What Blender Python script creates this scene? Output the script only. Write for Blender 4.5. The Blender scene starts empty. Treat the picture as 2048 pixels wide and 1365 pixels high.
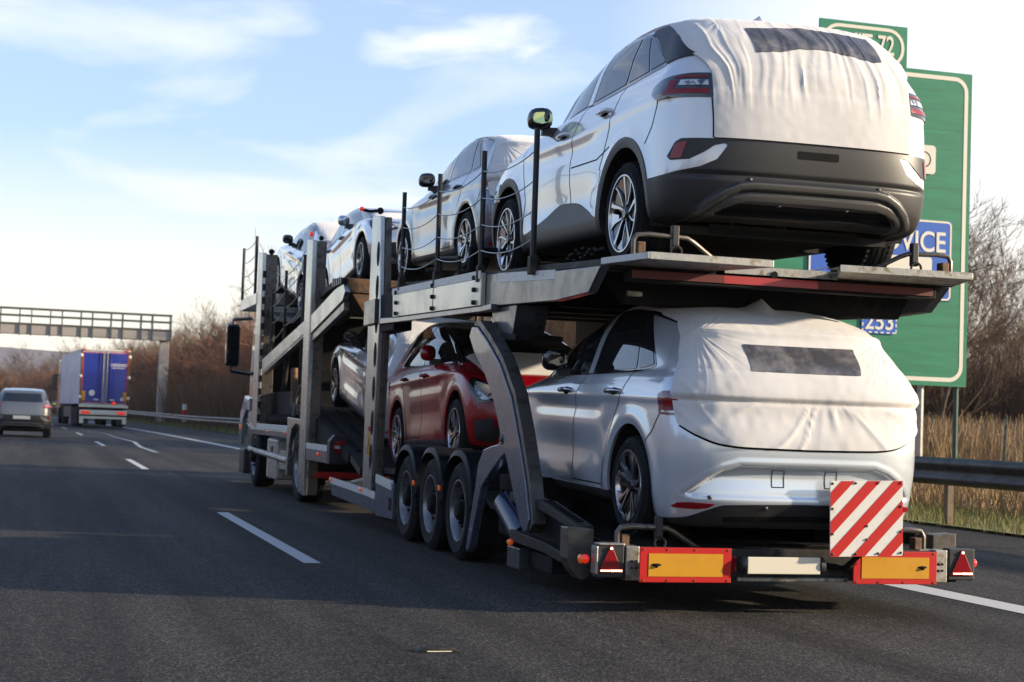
import bpy, math, random
import numpy as np
from mathutils import Vector, Matrix, Euler
from mathutils.bvhtree import BVHTree
random.seed(7)
rng = np.random.default_rng(7)
S = bpy.context.scene
COL = S.collection
R = math.radians
# ------------------------------------------------------------------ camera
cam_d = bpy.data.cameras.new('camera'); cam = bpy.data.objects.new('camera', cam_d); COL.objects.link(cam)
S.camera = cam
YAW, PITCH, ROLL = R(16.2553), R(2.9013), R(2.0)
Fw = Vector((math.sin(YAW)*math.cos(PITCH), math.cos(YAW)*math.cos(PITCH), math.sin(PITCH)))
R0 = Vector((math.cos(YAW), -math.sin(YAW), 0)); U0 = R0.cross(Fw)
Rt = math.cos(ROLL)*R0 + math.sin(ROLL)*U0; Up = -math.sin(ROLL)*R0 + math.cos(ROLL)*U0
m = Matrix((Rt, Up, -Fw)).transposed().to_4x4(); m.translation = Vector((0, 0, 1.1))
cam.matrix_world = m
cam_d.sensor_width = 36; cam_d.lens = 3250/2048*36
cam_d.clip_start = 0.1; cam_d.clip_end = 6000
cam_d.dof.use_dof = True; cam_d.dof.focus_distance = 11.0; cam_d.dof.aperture_fstop = 4.5
# ------------------------------------------------------------------ sky and sun
SUN_EL = R(15); SUN_AZ = (0.94, -0.34)          # horizontal direction towards the sun
sun_rot = math.atan2(SUN_AZ[0], SUN_AZ[1])
W = bpy.data.worlds.new('World'); S.world = W; W.use_nodes = True
nt = W.node_tree; nt.nodes.clear()
def N(t, nt=nt, **k):
    n = nt.nodes.new(t)
    for a, b in k.items(): setattr(n, a, b)
    return n
out = N('ShaderNodeOutputWorld'); bg = N('ShaderNodeBackground'); sky = N('ShaderNodeTexSky')
sky.sky_type = 'NISHITA'; sky.sun_disc = False; sky.sun_elevation = SUN_EL; sky.sun_rotation = sun_rot
sky.air_density = 1.0; sky.dust_density = 1.2; sky.ozone_density = 1.5
SKY_STRENGTH = 0.062
bg.inputs[1].default_value = SKY_STRENGTH
tc = N('ShaderNodeTexCoord')
def mth(op, a, b=None, nt=nt, clamp=False):
    n = nt.nodes.new('ShaderNodeMath'); n.operation = op; n.use_clamp = clamp
    for i, v in enumerate((a, b)):
        if v is None: continue
        if isinstance(v, (int, float)): n.inputs[i].default_value = v
        else: nt.links.new(v, n.inputs[i])
    return n.outputs[0]
def mrange(v, a, b, c=0., d=1., nt=nt, smooth=True):
    n = nt.nodes.new('ShaderNodeMapRange'); n.interpolation_type = 'SMOOTHSTEP' if smooth else 'LINEAR'
    nt.links.new(v, n.inputs[0])
    for i, x in zip((1, 2, 3, 4), (a, b, c, d)): n.inputs[i].default_value = x
    return n.outputs[0]
sep = N('ShaderNodeSeparateXYZ'); nt.links.new(tc.outputs['Generated'], sep.inputs[0])
sx, sy, sz = sep.outputs
# streaky high cloud: noise on the direction, stretched along a slanted axis
mp = N('ShaderNodeMapping'); nt.links.new(tc.outputs['Generated'], mp.inputs[0])
mp.inputs['Rotation'].default_value = (0, R(-24), 0); mp.inputs['Scale'].default_value = (3.2, 2.0, 11)
nz = N('ShaderNodeTexNoise'); nt.links.new(mp.outputs[0], nz.inputs[0])
nz.inputs['Scale'].default_value = 1.1; nz.inputs['Detail'].default_value = 7; nz.inputs['Roughness'].default_value = .55; nz.inputs['Distortion'].default_value = .5
streak = mrange(nz.outputs[0], .38, .70)
horizon = mrange(sz, .02, .25, 1., 0.)
east = mrange(sx, .22, .50)
west = mrange(mth('ADD', sx, mth('MULTIPLY', sz, .9)), .16, -.02)
veil = mth('MAXIMUM', mth('MULTIPLY', horizon, .95), mth('MAXIMUM', mth('MULTIPLY', east, .97), mth('MULTIPLY', west, .35)))
veil = mth('MAXIMUM', veil, mth('MULTIPLY', streak, .75), clamp=True)
# one torn wisp, high over the carrier: an elongated patch of direction space, broken up by noise
mp2 = N('ShaderNodeMapping'); nt.links.new(tc.outputs['Generated'], mp2.inputs[0]); mp2.inputs['Scale'].default_value = (16, 5, 45)
nz2 = N('ShaderNodeTexNoise'); nt.links.new(mp2.outputs[0], nz2.inputs[0]); nz2.inputs['Scale'].default_value = 1.0; nz2.inputs['Detail'].default_value = 8; nz2.inputs['Distortion'].default_value = .9
dx = mth('MULTIPLY', mth('SUBTRACT', sx, .246), 1/.062)
dz = mth('MULTIPLY', mth('SUBTRACT', mth('SUBTRACT', sz, mth('MULTIPLY', sx, .10)), .205), 1/.0145)
rr = mth('ADD', mth('MULTIPLY', dx, dx), mth('MULTIPLY', dz, dz))
wisp = mth('MULTIPLY', mrange(mth('ADD', rr, mth('MULTIPLY', nz2.outputs[0], -3.4)), .5, -2.3), mrange(sy, .0, .5, 0., .95))
veil = mth('MULTIPLY', mth('MAXIMUM', mth('MAXIMUM', veil, .28), wisp), mrange(sz, .30, .60, 1., .25), clamp=True)
hz_c = N('ShaderNodeMix'); hz_c.data_type = 'RGBA'
nt.links.new(mrange(sz, .02, .22), hz_c.inputs[0])
hz_c.inputs[6].default_value = (11.6, 10.8, 8.8, 1); hz_c.inputs[7].default_value = (10.2, 10.5, 11.2, 1)
skyt = N('ShaderNodeMix'); skyt.data_type = 'RGBA'; skyt.blend_type = 'MULTIPLY'; skyt.inputs[0].default_value = 1
nt.links.new(sky.outputs[0], skyt.inputs[6]); skyt.inputs[7].default_value = (1.35, 1.90, 2.62, 1)
mixc = N('ShaderNodeMix'); mixc.data_type = 'RGBA'
nt.links.new(veil, mixc.inputs[0]); nt.links.new(skyt.outputs[2], mixc.inputs[6]); nt.links.new(hz_c.outputs[2], mixc.inputs[7])
nt.links.new(mixc.outputs[2], bg.inputs[0]); nt.links.new(bg.outputs[0], out.inputs[0])
sun_d = bpy.data.lights.new('sun', 'SUN'); sun = bpy.data.objects.new('sun', sun_d); COL.objects.link(sun)
sun_d.energy = 5.0; sun_d.angle = R(1.6); sun_d.color = (1, .84, .62)
sd = Vector((SUN_AZ[0]*math.cos(SUN_EL), SUN_AZ[1]*math.cos(SUN_EL), math.sin(SUN_EL)))
sun.rotation_euler = sd.to_track_quat('Z', 'Y').to_euler()
S.view_settings.view_transform = 'Standard'; S.view_settings.look = 'None'; S.view_settings.gamma = 1
S.view_settings.exposure = 0.85; S.view_settings.use_curve_mapping = False
S.render.engine = 'CYCLES'

# ------------------------------------------------------------------ materials
def mat(name, col, rough=.5, metal=0., coat=0., spec=.5, emis=None, es=0., noise=None, bump=None, trans=0., alpha=1.):
    m = bpy.data.materials.new(name); m.use_nodes = True; t = m.node_tree; p = t.nodes['Principled BSDF']
    p.inputs['Base Color'].default_value = (*col, 1); p.inputs['Roughness'].default_value = rough
    p.inputs['Metallic'].default_value = metal; p.inputs['Coat Weight'].default_value = coat
    p.inputs['Coat Roughness'].default_value = .03; p.inputs['Specular IOR Level'].default_value = spec
    p.inputs['Transmission Weight'].default_value = trans
    p.inputs['Alpha'].default_value = alpha
    if emis: p.inputs['Emission Color'].default_value = (*emis, 1); p.inputs['Emission Strength'].default_value = es
    tc = t.nodes.new('ShaderNodeTexCoord')
    if noise:      # (scale, second colour, lo, hi[, rough spread][, stretch])
        n = t.nodes.new('ShaderNodeTexNoise'); n.inputs['Scale'].default_value = noise[0]; n.inputs['Detail'].default_value = 6; n.inputs['Roughness'].default_value = .62
        if len(noise) > 5:
            q = t.nodes.new('ShaderNodeMapping'); q.inputs['Scale'].default_value = noise[5]; t.links.new(tc.outputs['Object'], q.inputs[0]); t.links.new(q.outputs[0], n.inputs[0])
        else: t.links.new(tc.outputs['Object'], n.inputs[0])
        f = mrange(n.outputs[0], noise[2], noise[3], nt=t)
        x = t.nodes.new('ShaderNodeMix'); x.data_type = 'RGBA'; t.links.new(f, x.inputs[0])
        x.inputs[6].default_value = (*col, 1); x.inputs[7].default_value = (*noise[1], 1)
        t.links.new(x.outputs[2], p.inputs['Base Color'])
        if len(noise) > 4: t.links.new(mrange(n.outputs[0], .3, .7, rough-noise[4], rough+noise[4], nt=t), p.inputs['Roughness'])
    if bump:       # (scale, strength, distance[, stretch])
        n = t.nodes.new('ShaderNodeTexNoise'); n.inputs['Scale'].default_value = bump[0]; n.inputs['Detail'].default_value = 4
        if len(bump) > 3:
            q = t.nodes.new('ShaderNodeMapping'); q.inputs['Scale'].default_value = bump[3]; t.links.new(tc.outputs['Object'], q.inputs[0]); t.links.new(q.outputs[0], n.inputs[0])
        else: t.links.new(tc.outputs['Object'], n.inputs[0])
        b = t.nodes.new('ShaderNodeBump'); b.inputs['Strength'].default_value = bump[1]; b.inputs['Distance'].default_value = bump[2]
        t.links.new(n.outputs[0], b.inputs['Height']); t.links.new(b.outputs[0], p.inputs['Normal'])
    return m
M = {}
M['white_paint'] = mat('white_pearl_paint', (.66, .66, .67), .20, .25, 1.)
M['silver_paint'] = mat('silver_paint', (.50, .53, .56), .20, .6, 1.)
M['silver_cool'] = mat('cool_silver_paint', (.60, .64, .68), .22, .4, 1.)
M['champagne'] = mat('warm_silver_paint', (.085, .105, .15), .2, .5, .8)
M['red_paint'] = mat('dark_red_paint', (.27, .001, .007), .25, .0, .4, .3)
M['grey_paint'] = mat('grey_paint', (.20, .19, .175), .35, .5, 1.)
M['glass'] = mat('tinted_glass', (.012, .014, .016), .02, 0, 0, 1.0)
M['gloss_black'] = mat('gloss_black', (.010, .010, .012), .08, 0, .6)
M['trim'] = mat('black_plastic', (.016, .016, .018), .5, 0, 0, .4, noise=(9, (.026, .025, .024), .45, .7, .06))
M['trim_grey'] = mat('grey_plastic', (.026, .025, .025), .45, 0, 0, .4)
M['seam'] = mat('seam_black', (.004, .004, .005), .8, 0, 0, .15)
M['well'] = mat('wheel_well_black', (.008, .008, .009), .85)
M['tyre'] = mat('tyre_rubber', (.010, .011, .013), .78, 0, 0, .18, noise=(30, (.020, .019, .018), .45, .75), bump=(60, .25, .004))
M['alloy'] = mat('machined_alloy', (.48, .48, .50), .2, 1.)
M['alloy_black'] = mat('black_alloy', (.014, .014, .016), .2, .3, .5)
M['steel_rim'] = mat('painted_steel_rim', (.24, .24, .25), .34, .7, 0, .5, noise=(9, (.12, .11, .10), .5, .75, .1))
M['lens_red'] = mat('red_lens', (.22, .002, .006), .2, 0, .2, .4)
M['lens_violet'] = mat('dark_violet_lens', (.13, .008, .035), .08, 0, 1., .6)
M['lens_clear'] = mat('clear_lens', (.62, .61, .60), .15, .4, 1., noise=(16, (.08, .08, .085), .50, .60))
M['lens_dark'] = mat('smoked_lens', (.02, .018, .02), .06, 0, 1.)
M['lens_orange'] = mat('orange_lens', (.55, .09, .005), .2, 0, 1., emis=(1, .16, .01), es=.12)
M['lit_red'] = mat('lit_red_lens', (.7, .02, .01), .2, 0, 1., emis=(1, .03, .01), es=.25)
M['lit_dot'] = mat('lit_led', (1, .7, .5), .3, emis=(1, .55, .35), es=2.5)
def cloth(name, c, c2):
    m = mat(name, c, .88, 0, 0, .2, noise=(3.2, c2, .42, .72), bump=(55, .06, .01))
    m.node_tree.nodes['Principled BSDF'].inputs['Sheen Weight'].default_value = .25
    return m
M['cover'] = cloth('white_fabric', (.60, .575, .55), (.54, .515, .49))
M['cover_window'] = mat('dark_film', (.055, .054, .062), .32, 0, .3, .5, noise=(5, (.17, .16, .155), .42, .66), bump=(9, .35, .03))
M['carrier_light'] = mat('light_grey_carrier_paint', (.42, .43, .42), .26, .85, .1, .5, noise=(2.2, (.36, .355, .34), .48, .78, .05))
M['carrier_grey'] = mat('grey_carrier_paint', (.040, .042, .050), .36, .2, .4, .5, noise=(6, (.036, .037, .040), .45, .75, .1), bump=(5, .05, .02))
M['carrier_blue'] = mat('slate_carrier_paint', (.070, .082, .120), .30, .15, .5, .5, noise=(5, (.052, .058, .08), .45, .75, .04))
M['strip'] = mat('pale_reflective_strip', (.58, .57, .53), .45, .1, 0, .5, noise=(22, (.30, .29, .27), .55, .72))
M['galv'] = mat('galvanised_steel', (.34, .33, .30), .46, .7, 0, .5, noise=(16, (.15, .125, .085), .45, .68, .14), bump=(40, .3, .004))
M['dirty_steel'] = mat('dirty_dark_steel', (.019, .018, .0175), .6, .2, 0, .25, noise=(11, (.075, .062, .045), .5, .72, .1), bump=(30, .3, .005))
M['dark_frame'] = mat('dark_frame', (.006, .006, .007), .7, .0, 0, .15, noise=(8, (.018, .015, .012), .5, .75))
M['black_post'] = mat('black_post', (.008, .009, .012), .4, .0, .1, .3)
M['wire'] = mat('steel_wire', (.42, .41, .40), .35, .9)
M['red_sheet'] = mat('red_reflective', (.36, .008, .008), .4, 0, .3, noise=(8, (.22, .008, .008), .5, .75))
M['red_shaded'] = mat('shaded_red_reflective', (.10, .004, .004), .5, 0, 0)  # same red sheeting, darkened to stand in for the shade under the wings
M['board_red'] = mat('board_red', (.46, .006, .004), .5, 0, 0, .3)
M['board_yellow'] = mat('board_yellow', (.55, .255, .008), .5, 0, 0, .3, noise=(6, (.50, .23, .010), .45, .7))
M['warn_white'] = mat('warning_white', (.66, .63, .57), .42, 0, .2, noise=(12, (.56, .53, .47), .5, .75))
M['mudguard'] = mat('mudguard_plastic', (.007, .008, .011), .5, 0, 0, .12, noise=(7, (.024, .023, .023), .45, .7, .06))
M['chrome'] = mat('chrome_rod', (.6, .6, .6), .12, 1.)
M['cyl_blue'] = mat('dark_blue_cylinder', (.010, .022, .055), .25, .2, .3)
M['worn_tube'] = mat('worn_tube', (.12, .105, .090), .40, .5, 0, .5, noise=(14, (.05, .042, .035), .45, .7, .1))
M['rust'] = mat('rusty_steel', (.16, .085, .045), .7, .3, 0, .4, noise=(20, (.07, .045, .03), .4, .65))
M['sign_green'] = mat('sign_green', (.001, .150, .068), .42, 0, .15, .5, noise=(2.2, (.002, .175, .082), .42, .62, 0., (.5, .5, 4.)), bump=(3, .10, .05, (.35, .35, 3.0)))
M['sign_white'] = mat('sign_white', (.64, .60, .50), .5)
M['sign_blue'] = mat('sign_blue', (.008, .085, .42), .45)
M['post_grey'] = mat('galvanised_post', (.36, .34, .31), .5, .6, noise=(8, (.24, .22, .19), .4, .7))
M['post_green'] = mat('green_post', (.012, .05, .03), .5)
M['rail'] = mat('weathered_guardrail', (.060, .056, .055), .45, .35, 0, .4, noise=(3, (.040, .035, .033), .4, .7, .1))
M['wood'] = mat('weathered_wood', (.20, .14, .085), .8, noise=(8, (.11, .08, .05), .4, .7))
M['gantry'] = mat('gantry_grey', (.10, .10, .095), .5, .3)
M['gantry_beam'] = mat('gantry_beam', (.34, .30, .26), .6)
M['truck_blue'] = mat('blue_tarpaulin', (.008, .020, .22), .4, 0, .3, noise=(1.2, (.012, .03, .27), .4, .7))
M['truck_side'] = mat('pale_tarpaulin', (.52, .55, .66), .45, 0, .2, noise=(.8, (.36, .40, .56), .4, .65, 0., (1, .3, 1)))
M['cream'] = mat('cream_paint', (.66, .60, .46), .5)
M['bark'] = mat('bare_bark', (.095, .068, .045), .9, noise=(5, (.05, .036, .026), .4, .7))
M['twig'] = mat('bare_twigs', (.135, .074, .035), .9)
M['twig_red'] = mat('reddish_twigs', (.20, .085, .045), .9)
M['twig_dark'] = mat('dark_twigs', (.070, .040, .023), .9)
M['reed'] = mat('dry_grass', (.33, .205, .085), .9, noise=(1.5, (.20, .135, .07), .4, .65))
M['grass'] = mat('verge_grass', (.14, .145, .03), .85, noise=(2.5, (.20, .16, .045), .4, .65))
M['line'] = mat('road_marking_white', (.50, .49, .47), .65, noise=(26, (.36, .35, .33), .56, .70), bump=(90, .3, .003))
M['hill'] = mat('wooded_hill', (.085, .070, .075), .95, noise=(.02, (.12, .095, .10), .4, .65))

# ------------------------------------------------------------------ object helpers
def link(name, V, F, m, parent=None, smooth=False, loc=None):
    me = bpy.data.meshes.new(name); me.from_pydata([tuple(map(float, v)) for v in V] if not isinstance(V, np.ndarray) else V.tolist(), [], F if not isinstance(F, np.ndarray) else F.tolist())
    me.update()
    if smooth: me.polygons.foreach_set('use_smooth', [True]*len(me.polygons))
    if m is not None:
        for q in (m if isinstance(m, (list, tuple)) else [m]): me.materials.append(M[q] if isinstance(q, str) else q)
    o = bpy.data.objects.new(name, me); COL.objects.link(o)
    if parent: o.parent = parent
    if loc: o.location = loc
    return o
def tag(o, label=None, cat=None, group=None, kind=None):
    if label: o['label'] = label
    if cat: o['category'] = cat
    if group: o['group'] = group
    if kind: o['kind'] = kind
    return o
def empty(name, loc=(0, 0, 0), rot=(0, 0, 0)):
    o = bpy.data.objects.new(name, None); COL.objects.link(o); o.location = loc; o.rotation_euler = rot; o.empty_display_size = .2
    return o
def copy_tree(o, parent=None):
    c = o.copy(); COL.objects.link(c)
    if parent: c.parent = parent
    for ch in list(o.children): copy_tree(ch, c)
    return c
class MB:
    """collects shapes; build() links them as one mesh"""
    def __init__(s): s.V = []; s.F = []; s.I = []; s.mi = 0
    def add(s, V, F):
        b = len(s.V); s.V += [tuple(v) for v in V]; s.F += [[i+b for i in f] for f in F]; s.I += [s.mi]*len(F); return s
    def box(s, a, b, rot=None, piv=None):
        x0, y0, z0 = a; x1, y1, z1 = b
        V = [Vector(v) for v in ((x0,y0,z0),(x1,y0,z0),(x1,y1,z0),(x0,y1,z0),(x0,y0,z1),(x1,y0,z1),(x1,y1,z1),(x0,y1,z1))]
        if rot:
            c = Vector(piv) if piv else sum(V, Vector())/8; e = Euler(rot).to_matrix(); V = [e@(v-c)+c for v in V]
        return s.add(V, [(0,3,2,1),(4,5,6,7),(0,1,5,4),(1,2,6,5),(2,3,7,6),(3,0,4,7)])
    def prism(s, pts, ax, a, b):
        """pts 2D in the two other axes (in xyz order), extruded along axis ax from a to b"""
        n = len(pts)
        def mk(p, t):
            q = list(p); q.insert(ax, t); return tuple(q)
        V = [mk(p, a) for p in pts]+[mk(p, b) for p in pts]
        F = [list(range(n))[::-1], list(range(n, 2*n))]+[(i, (i+1) % n, (i+1) % n+n, i+n) for i in range(n)]
        return s.add(V, F)
    def tube(s, P, r, n=8, cap=True):
        P = [Vector(p) for p in P]; rs = r if isinstance(r, (list, tuple)) else [r]*len(P)
        V = []; up = None
        for i, p in enumerate(P):
            d = (P[min(i+1, len(P)-1)]-P[max(i-1, 0)]).normalized()
            if up is None: up = d.orthogonal().normalized()
            up = (up-d*up.dot(d)).normalized(); sd_ = d.cross(up)
            for k in range(n):
                a = 2*math.pi*k/n; V.append(p+(up*math.cos(a)+sd_*math.sin(a))*rs[i])
        F = [(i*n+k, i*n+(k+1) % n, (i+1)*n+(k+1) % n, (i+1)*n+k) for i in range(len(P)-1) for k in range(n)]
        if cap: F += [list(range(n))[::-1], list(range((len(P)-1)*n, len(P)*n))]
        return s.add(V, F)
    def lathe(s, prof, c, ax=0, n=40, cap=False):
        """prof: (offset along axis, radius)"""
        V = []
        o = [(1, 2), (2, 0), (0, 1)][ax]
        for a_, r_ in prof:
            for k in range(n):
                t = 2*math.pi*k/n; v = [0, 0, 0]; v[ax] = a_; v[o[0]] = r_*math.cos(t); v[o[1]] = r_*math.sin(t)
                V.append((v[0]+c[0], v[1]+c[1], v[2]+c[2]))
        F = [(i*n+k, i*n+(k+1) % n, (i+1)*n+(k+1) % n, (i+1)*n+k) for i in range(len(prof)-1) for k in range(n)]
        if cap: F += [list(range(n))[::-1], list(range((len(prof)-1)*n, len(prof)*n))]
        return s.add(V, F)
    def sphere(s, c, r, n=12, sc=(1, 1, 1)):
        prof = [(-math.cos(math.pi*i/8), math.sin(math.pi*i/8)) for i in range(9)]
        b = len(s.V); s.lathe([(p*r, max(q, .001)*r) for p, q in prof], (0, 0, 0), 2, n)
        for i in range(b, len(s.V)): v = s.V[i]; s.V[i] = (v[0]*sc[0]+c[0], v[1]*sc[1]+c[1], v[2]*sc[2]+c[2])
        return s
    def build(s, name, m, root=None, smooth=False, bevel=0., parent=None, origin=None):
        L = Vector((0, 0, 0))
        if root is not None: L = root.location
        if origin is not None: L = Vector(origin)
        V = [(v[0]-L[0], v[1]-L[1], v[2]-L[2]) for v in s.V]
        o = link(name, V, s.F, m, parent if parent is not None else root, smooth)
        if origin is not None: o.location = origin
        if len(set(s.I)) > 1: o.data.polygons.foreach_set('material_index', s.I)
        if bevel:
            b = o.modifiers.new('bevel', 'BEVEL'); b.width = bevel; b.segments = 2; b.limit_method = 'ANGLE'; b.angle_limit = R(40)
            b.harden_normals = False
        if smooth:
            o.data.set_sharp_from_angle(angle=R(35))
        return o
def text_mesh(name, body, size, m, parent, loc, rot, depth=.004, align='CENTER', sx=1.):
    c = bpy.data.curves.new(name, 'FONT'); c.body = body; c.size = size; c.extrude = depth; c.align_x = align; c.align_y = 'CENTER'; c.offset = size*.012
    t = bpy.data.objects.new(name, c); COL.objects.link(t)
    dg = bpy.context.evaluated_depsgraph_get(); me = bpy.data.meshes.new_from_object(t.evaluated_get(dg)); bpy.data.objects.remove(t); bpy.data.curves.remove(c)
    me.materials.clear(); me.materials.append(M[m]); o = bpy.data.objects.new(name, me); COL.objects.link(o)
    o.parent = parent; o.location = loc; o.rotation_euler = rot; o.scale = (sx, 1, 1)
    return o
def interp(x, pts):
    p = np.array(pts, float); return np.interp(x, p[:, 0], p[:, 1])
def sinterp(x, pts):
    """monotone-ish smooth interpolation (finite-difference hermite)"""
    p = np.array(pts, float); X = p[:, 0]; Y = p[:, 1]
    if len(X) == 1: return np.full_like(np.asarray(x, float), Y[0])
    d = np.diff(Y)/np.diff(X); mm = np.zeros(len(X)); mm[0] = d[0]; mm[-1] = d[-1]
    for i in range(1, len(X)-1): mm[i] = 0 if d[i-1]*d[i] <= 0 else 2*d[i-1]*d[i]/(d[i-1]+d[i])
    x = np.clip(x, X[0], X[-1]); k = np.clip(np.searchsorted(X, x)-1, 0, len(X)-2)
    h = X[k+1]-X[k]; t = (x-X[k])/h
    return (2*t**3-3*t**2+1)*Y[k]+(t**3-2*t**2+t)*h*mm[k]+(-2*t**3+3*t**2)*Y[k+1]+(t**3-t**2)*h*mm[k+1]
# ------------------------------------------------------------------ cars
# local frame: x to the car's right, y forward, z up; origin on the ground under the rear axle
# ring = (wr, wm, wf, yr, yrs, yf, yfs, z points over y)
def crom(P, sub):
    """P: (K, M, 3) -> dense along K"""
    out = []
    K = len(P)
    for k in range(K-1):
        p0 = P[max(k-1, 0)]; p1 = P[k]; p2 = P[k+1]; p3 = P[min(k+2, K-1)]
        s = sub[k] if isinstance(sub, list) else sub
        for i in range(s):
            t = i/s
            # reduced tangents keep the section tight between rings
            m1 = (p2-p0)*.42; m2 = (p3-p1)*.42
            out.append((2*t**3-3*t**2+1)*p1+(t**3-2*t**2+t)*m1+(-2*t**3+3*t**2)*p2+(t**3-t**2)*m2)
    out.append(P[-1]); return np.array(out)
def car_grid(sp, sub=(6, 8, 26, 26, 12, 10, 12, 6, 6, 12, 10, 8, 6, 6, 6), nside=100, narc=130):
    sub = list(sub) if not isinstance(sub, int) else sub
    rings = []
    for r in sp['rings']:
        wr, wm, wf, yr, yrs, yf, yfs, zp = r
        t = np.linspace(0, 1, narc)**1.32*math.pi/2
        e = sp.get('exp', 2.7)
        xr = wr*np.sin(t)**(2/e); yyr = yrs-(yrs-yr)*np.cos(t)**(2/e)
        ys = np.linspace(yrs, yfs, nside+2)[1:-1]
        ym = (yrs+yfs)/2
        u = (ys-ym)/np.where(ys < ym, ym-yrs, yfs-ym)
        xs = np.where(ys < ym, wm-(wm-wr)*np.abs(u)**2.2, wm-(wm-wf)*np.abs(u)**2.2)
        xf = wf*np.sin(t[::-1])**(2/e); yyf = yfs+(yf-yfs)*np.cos(t[::-1])**(2/e)
        x = np.concatenate([xr, xs, xf]); y = np.concatenate([yyr, ys, yyf])
        z = sinterp(y, zp)
        rings.append(np.stack([x, y, z], 1))
    G = crom(np.array(rings), sub)
    if sp.get('sculpt'): G = sp['sculpt'](G)
    return G
def grid_mesh(G):
    """half grid -> mirrored verts, tris, normals"""
    K, Mn, _ = G.shape
    idx = np.arange(K*Mn).reshape(K, Mn)
    a = idx[:-1, :-1].ravel(); b = idx[:-1, 1:].ravel(); c = idx[1:, 1:].ravel(); d = idx[1:, :-1].ravel()
    T = np.concatenate([np.stack([a, b, c], 1), np.stack([a, c, d], 1)])
    V = G.reshape(-1, 3)
    n = np.zeros_like(V); fn = np.cross(V[T[:, 1]]-V[T[:, 0]], V[T[:, 2]]-V[T[:, 0]])
    for i in range(3): np.add.at(n, T[:, i], fn)
    n /= np.linalg.norm(n, axis=1)[:, None]+1e-12
    # the seam on the centre plane must have no x component
    cm = np.abs(V[:, 0]) < 1e-6; n[cm, 0] = 0; n /= np.linalg.norm(n, axis=1)[:, None]+1e-12
    if (n[:, 0]*V[:, 0]).sum() < 0: n = -n; T = T[:, ::-1]
    return V, T, n
def extract(V, T, Nn, g):
    """clip to g < 0 exactly along the zero line"""
    ins = g < 0; c = ins[T].sum(1)
    full = T[c == 3]; cross = T[(c == 1) | (c == 2)]
    newV = []; newN = []; cache = {}; tris = []
    base = len(V)
    def cut(i, j):
        k = (min(i, j), max(i, j))
        if k not in cache:
            t = g[i]/(g[i]-g[j]); cache[k] = base+len(newV); newV.append(V[i]+(V[j]-V[i])*t); nn = Nn[i]+(Nn[j]-Nn[i])*t; newN.append(nn/np.linalg.norm(nn))
        return cache[k]
    for t in cross:
        poly = []
        for a in range(3):
            i, j = int(t[a]), int(t[(a+1) % 3])
            if ins[i]: poly.append(i)
            if ins[i] != ins[j]: poly.append(cut(i, j))
        for a in range(1, len(poly)-1): tris.append((poly[0], poly[a], poly[a+1]))
    TT = np.concatenate([full, np.array(tris, int).reshape(-1, 3)])
    if len(TT) == 0: return np.zeros((0, 3)), TT, np.zeros((0, 3))
    VV = np.concatenate([V, np.array(newV).reshape(-1, 3)]); NN = np.concatenate([Nn, np.array(newN).reshape(-1, 3)])
    u, inv = np.unique(TT, return_inverse=True)
    return VV[u], inv.reshape(-1, 3), NN[u]
def panel(src, g, off, skirt=.012, disp=None):
    V, T, Nn = extract(*src, g)
    if len(T) == 0: return V, []
    d = off if disp is None else off+disp(V, Nn)
    P = V+Nn*(d if np.isscalar(d) else d[:, None])
    F = T.tolist()
    if skirt:
        e = np.concatenate([T[:, [0, 1]], T[:, [1, 2]], T[:, [2, 0]]])
        es = {}
        for a, b in e.tolist(): es[(a, b)] = 1
        B = [(a, b) for (a, b) in es if (b, a) not in es]
        # do not skirt along the mirror plane
        B = [(a, b) for a, b in B if not (abs(V[a, 0]) < 1e-6 and abs(V[b, 0]) < 1e-6)]
        lo = {}; extra = []
        for a, b in B:
            for k in (a, b):
                if k not in lo: lo[k] = len(P)+len(extra); extra.append(V[k]-Nn[k]*skirt)
            F.append([b, a, lo[a], lo[b]])
        if extra: P = np.concatenate([P, np.array(extra)])
    return P, F
def both(P, F):
    n = len(P); Q = P.copy(); Q[:, 0] *= -1
    return np.concatenate([P, Q]), F+[[i+n for i in f[::-1]] for f in F]
def flip(P, F):
    Q = P.copy(); Q[:, 0] *= -1; return Q, [f[::-1] for f in F]
def sdf(px, py, poly, r=0.):
    """signed distance to polygon (negative inside), corners rounded by r"""
    P = np.array(poly, float); n = len(P); d = np.full(px.shape, 1e9); ins = np.zeros(px.shape, bool)
    for i in range(n):
        a = P[i]; b = P[(i+1) % n]; e = b-a; wx = px-a[0]; wy = py-a[1]
        t = np.clip((wx*e[0]+wy*e[1])/(e@e), 0, 1)
        d = np.minimum(d, np.hypot(wx-e[0]*t, wy-e[1]*t))
        c = ((a[1] > py) != (b[1] > py)); xx = a[0]+(py-a[1])*e[0]/(e[1] if abs(e[1]) > 1e-9 else 1e-9)
        ins ^= c & (px < xx)
    return np.where(ins, -d, d)-r
def vnoise(p, seed=0):
    """smooth value noise on (n,3)"""
    r = np.random.default_rng(seed); tab = r.random(4096)
    i = np.floor(p).astype(int); f = p-i; f = f*f*(3-2*f)
    def h(a, b, c): return tab[(a*73+b*179+c*283) & 4095]
    o = 0
    for dx in (0, 1):
        for dy in (0, 1):
            for dz in (0, 1):
                w = (f[:, 0] if dx else 1-f[:, 0])*(f[:, 1] if dy else 1-f[:, 1])*(f[:, 2] if dz else 1-f[:, 2])
                o = o+w*h(i[:, 0]+dx, i[:, 1]+dy, i[:, 2]+dz)
    return o*2-1
def ss(x, a, b):
    t = np.clip((x-a)/(b-a), 0, 1); return t*t*(3-2*t)

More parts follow.
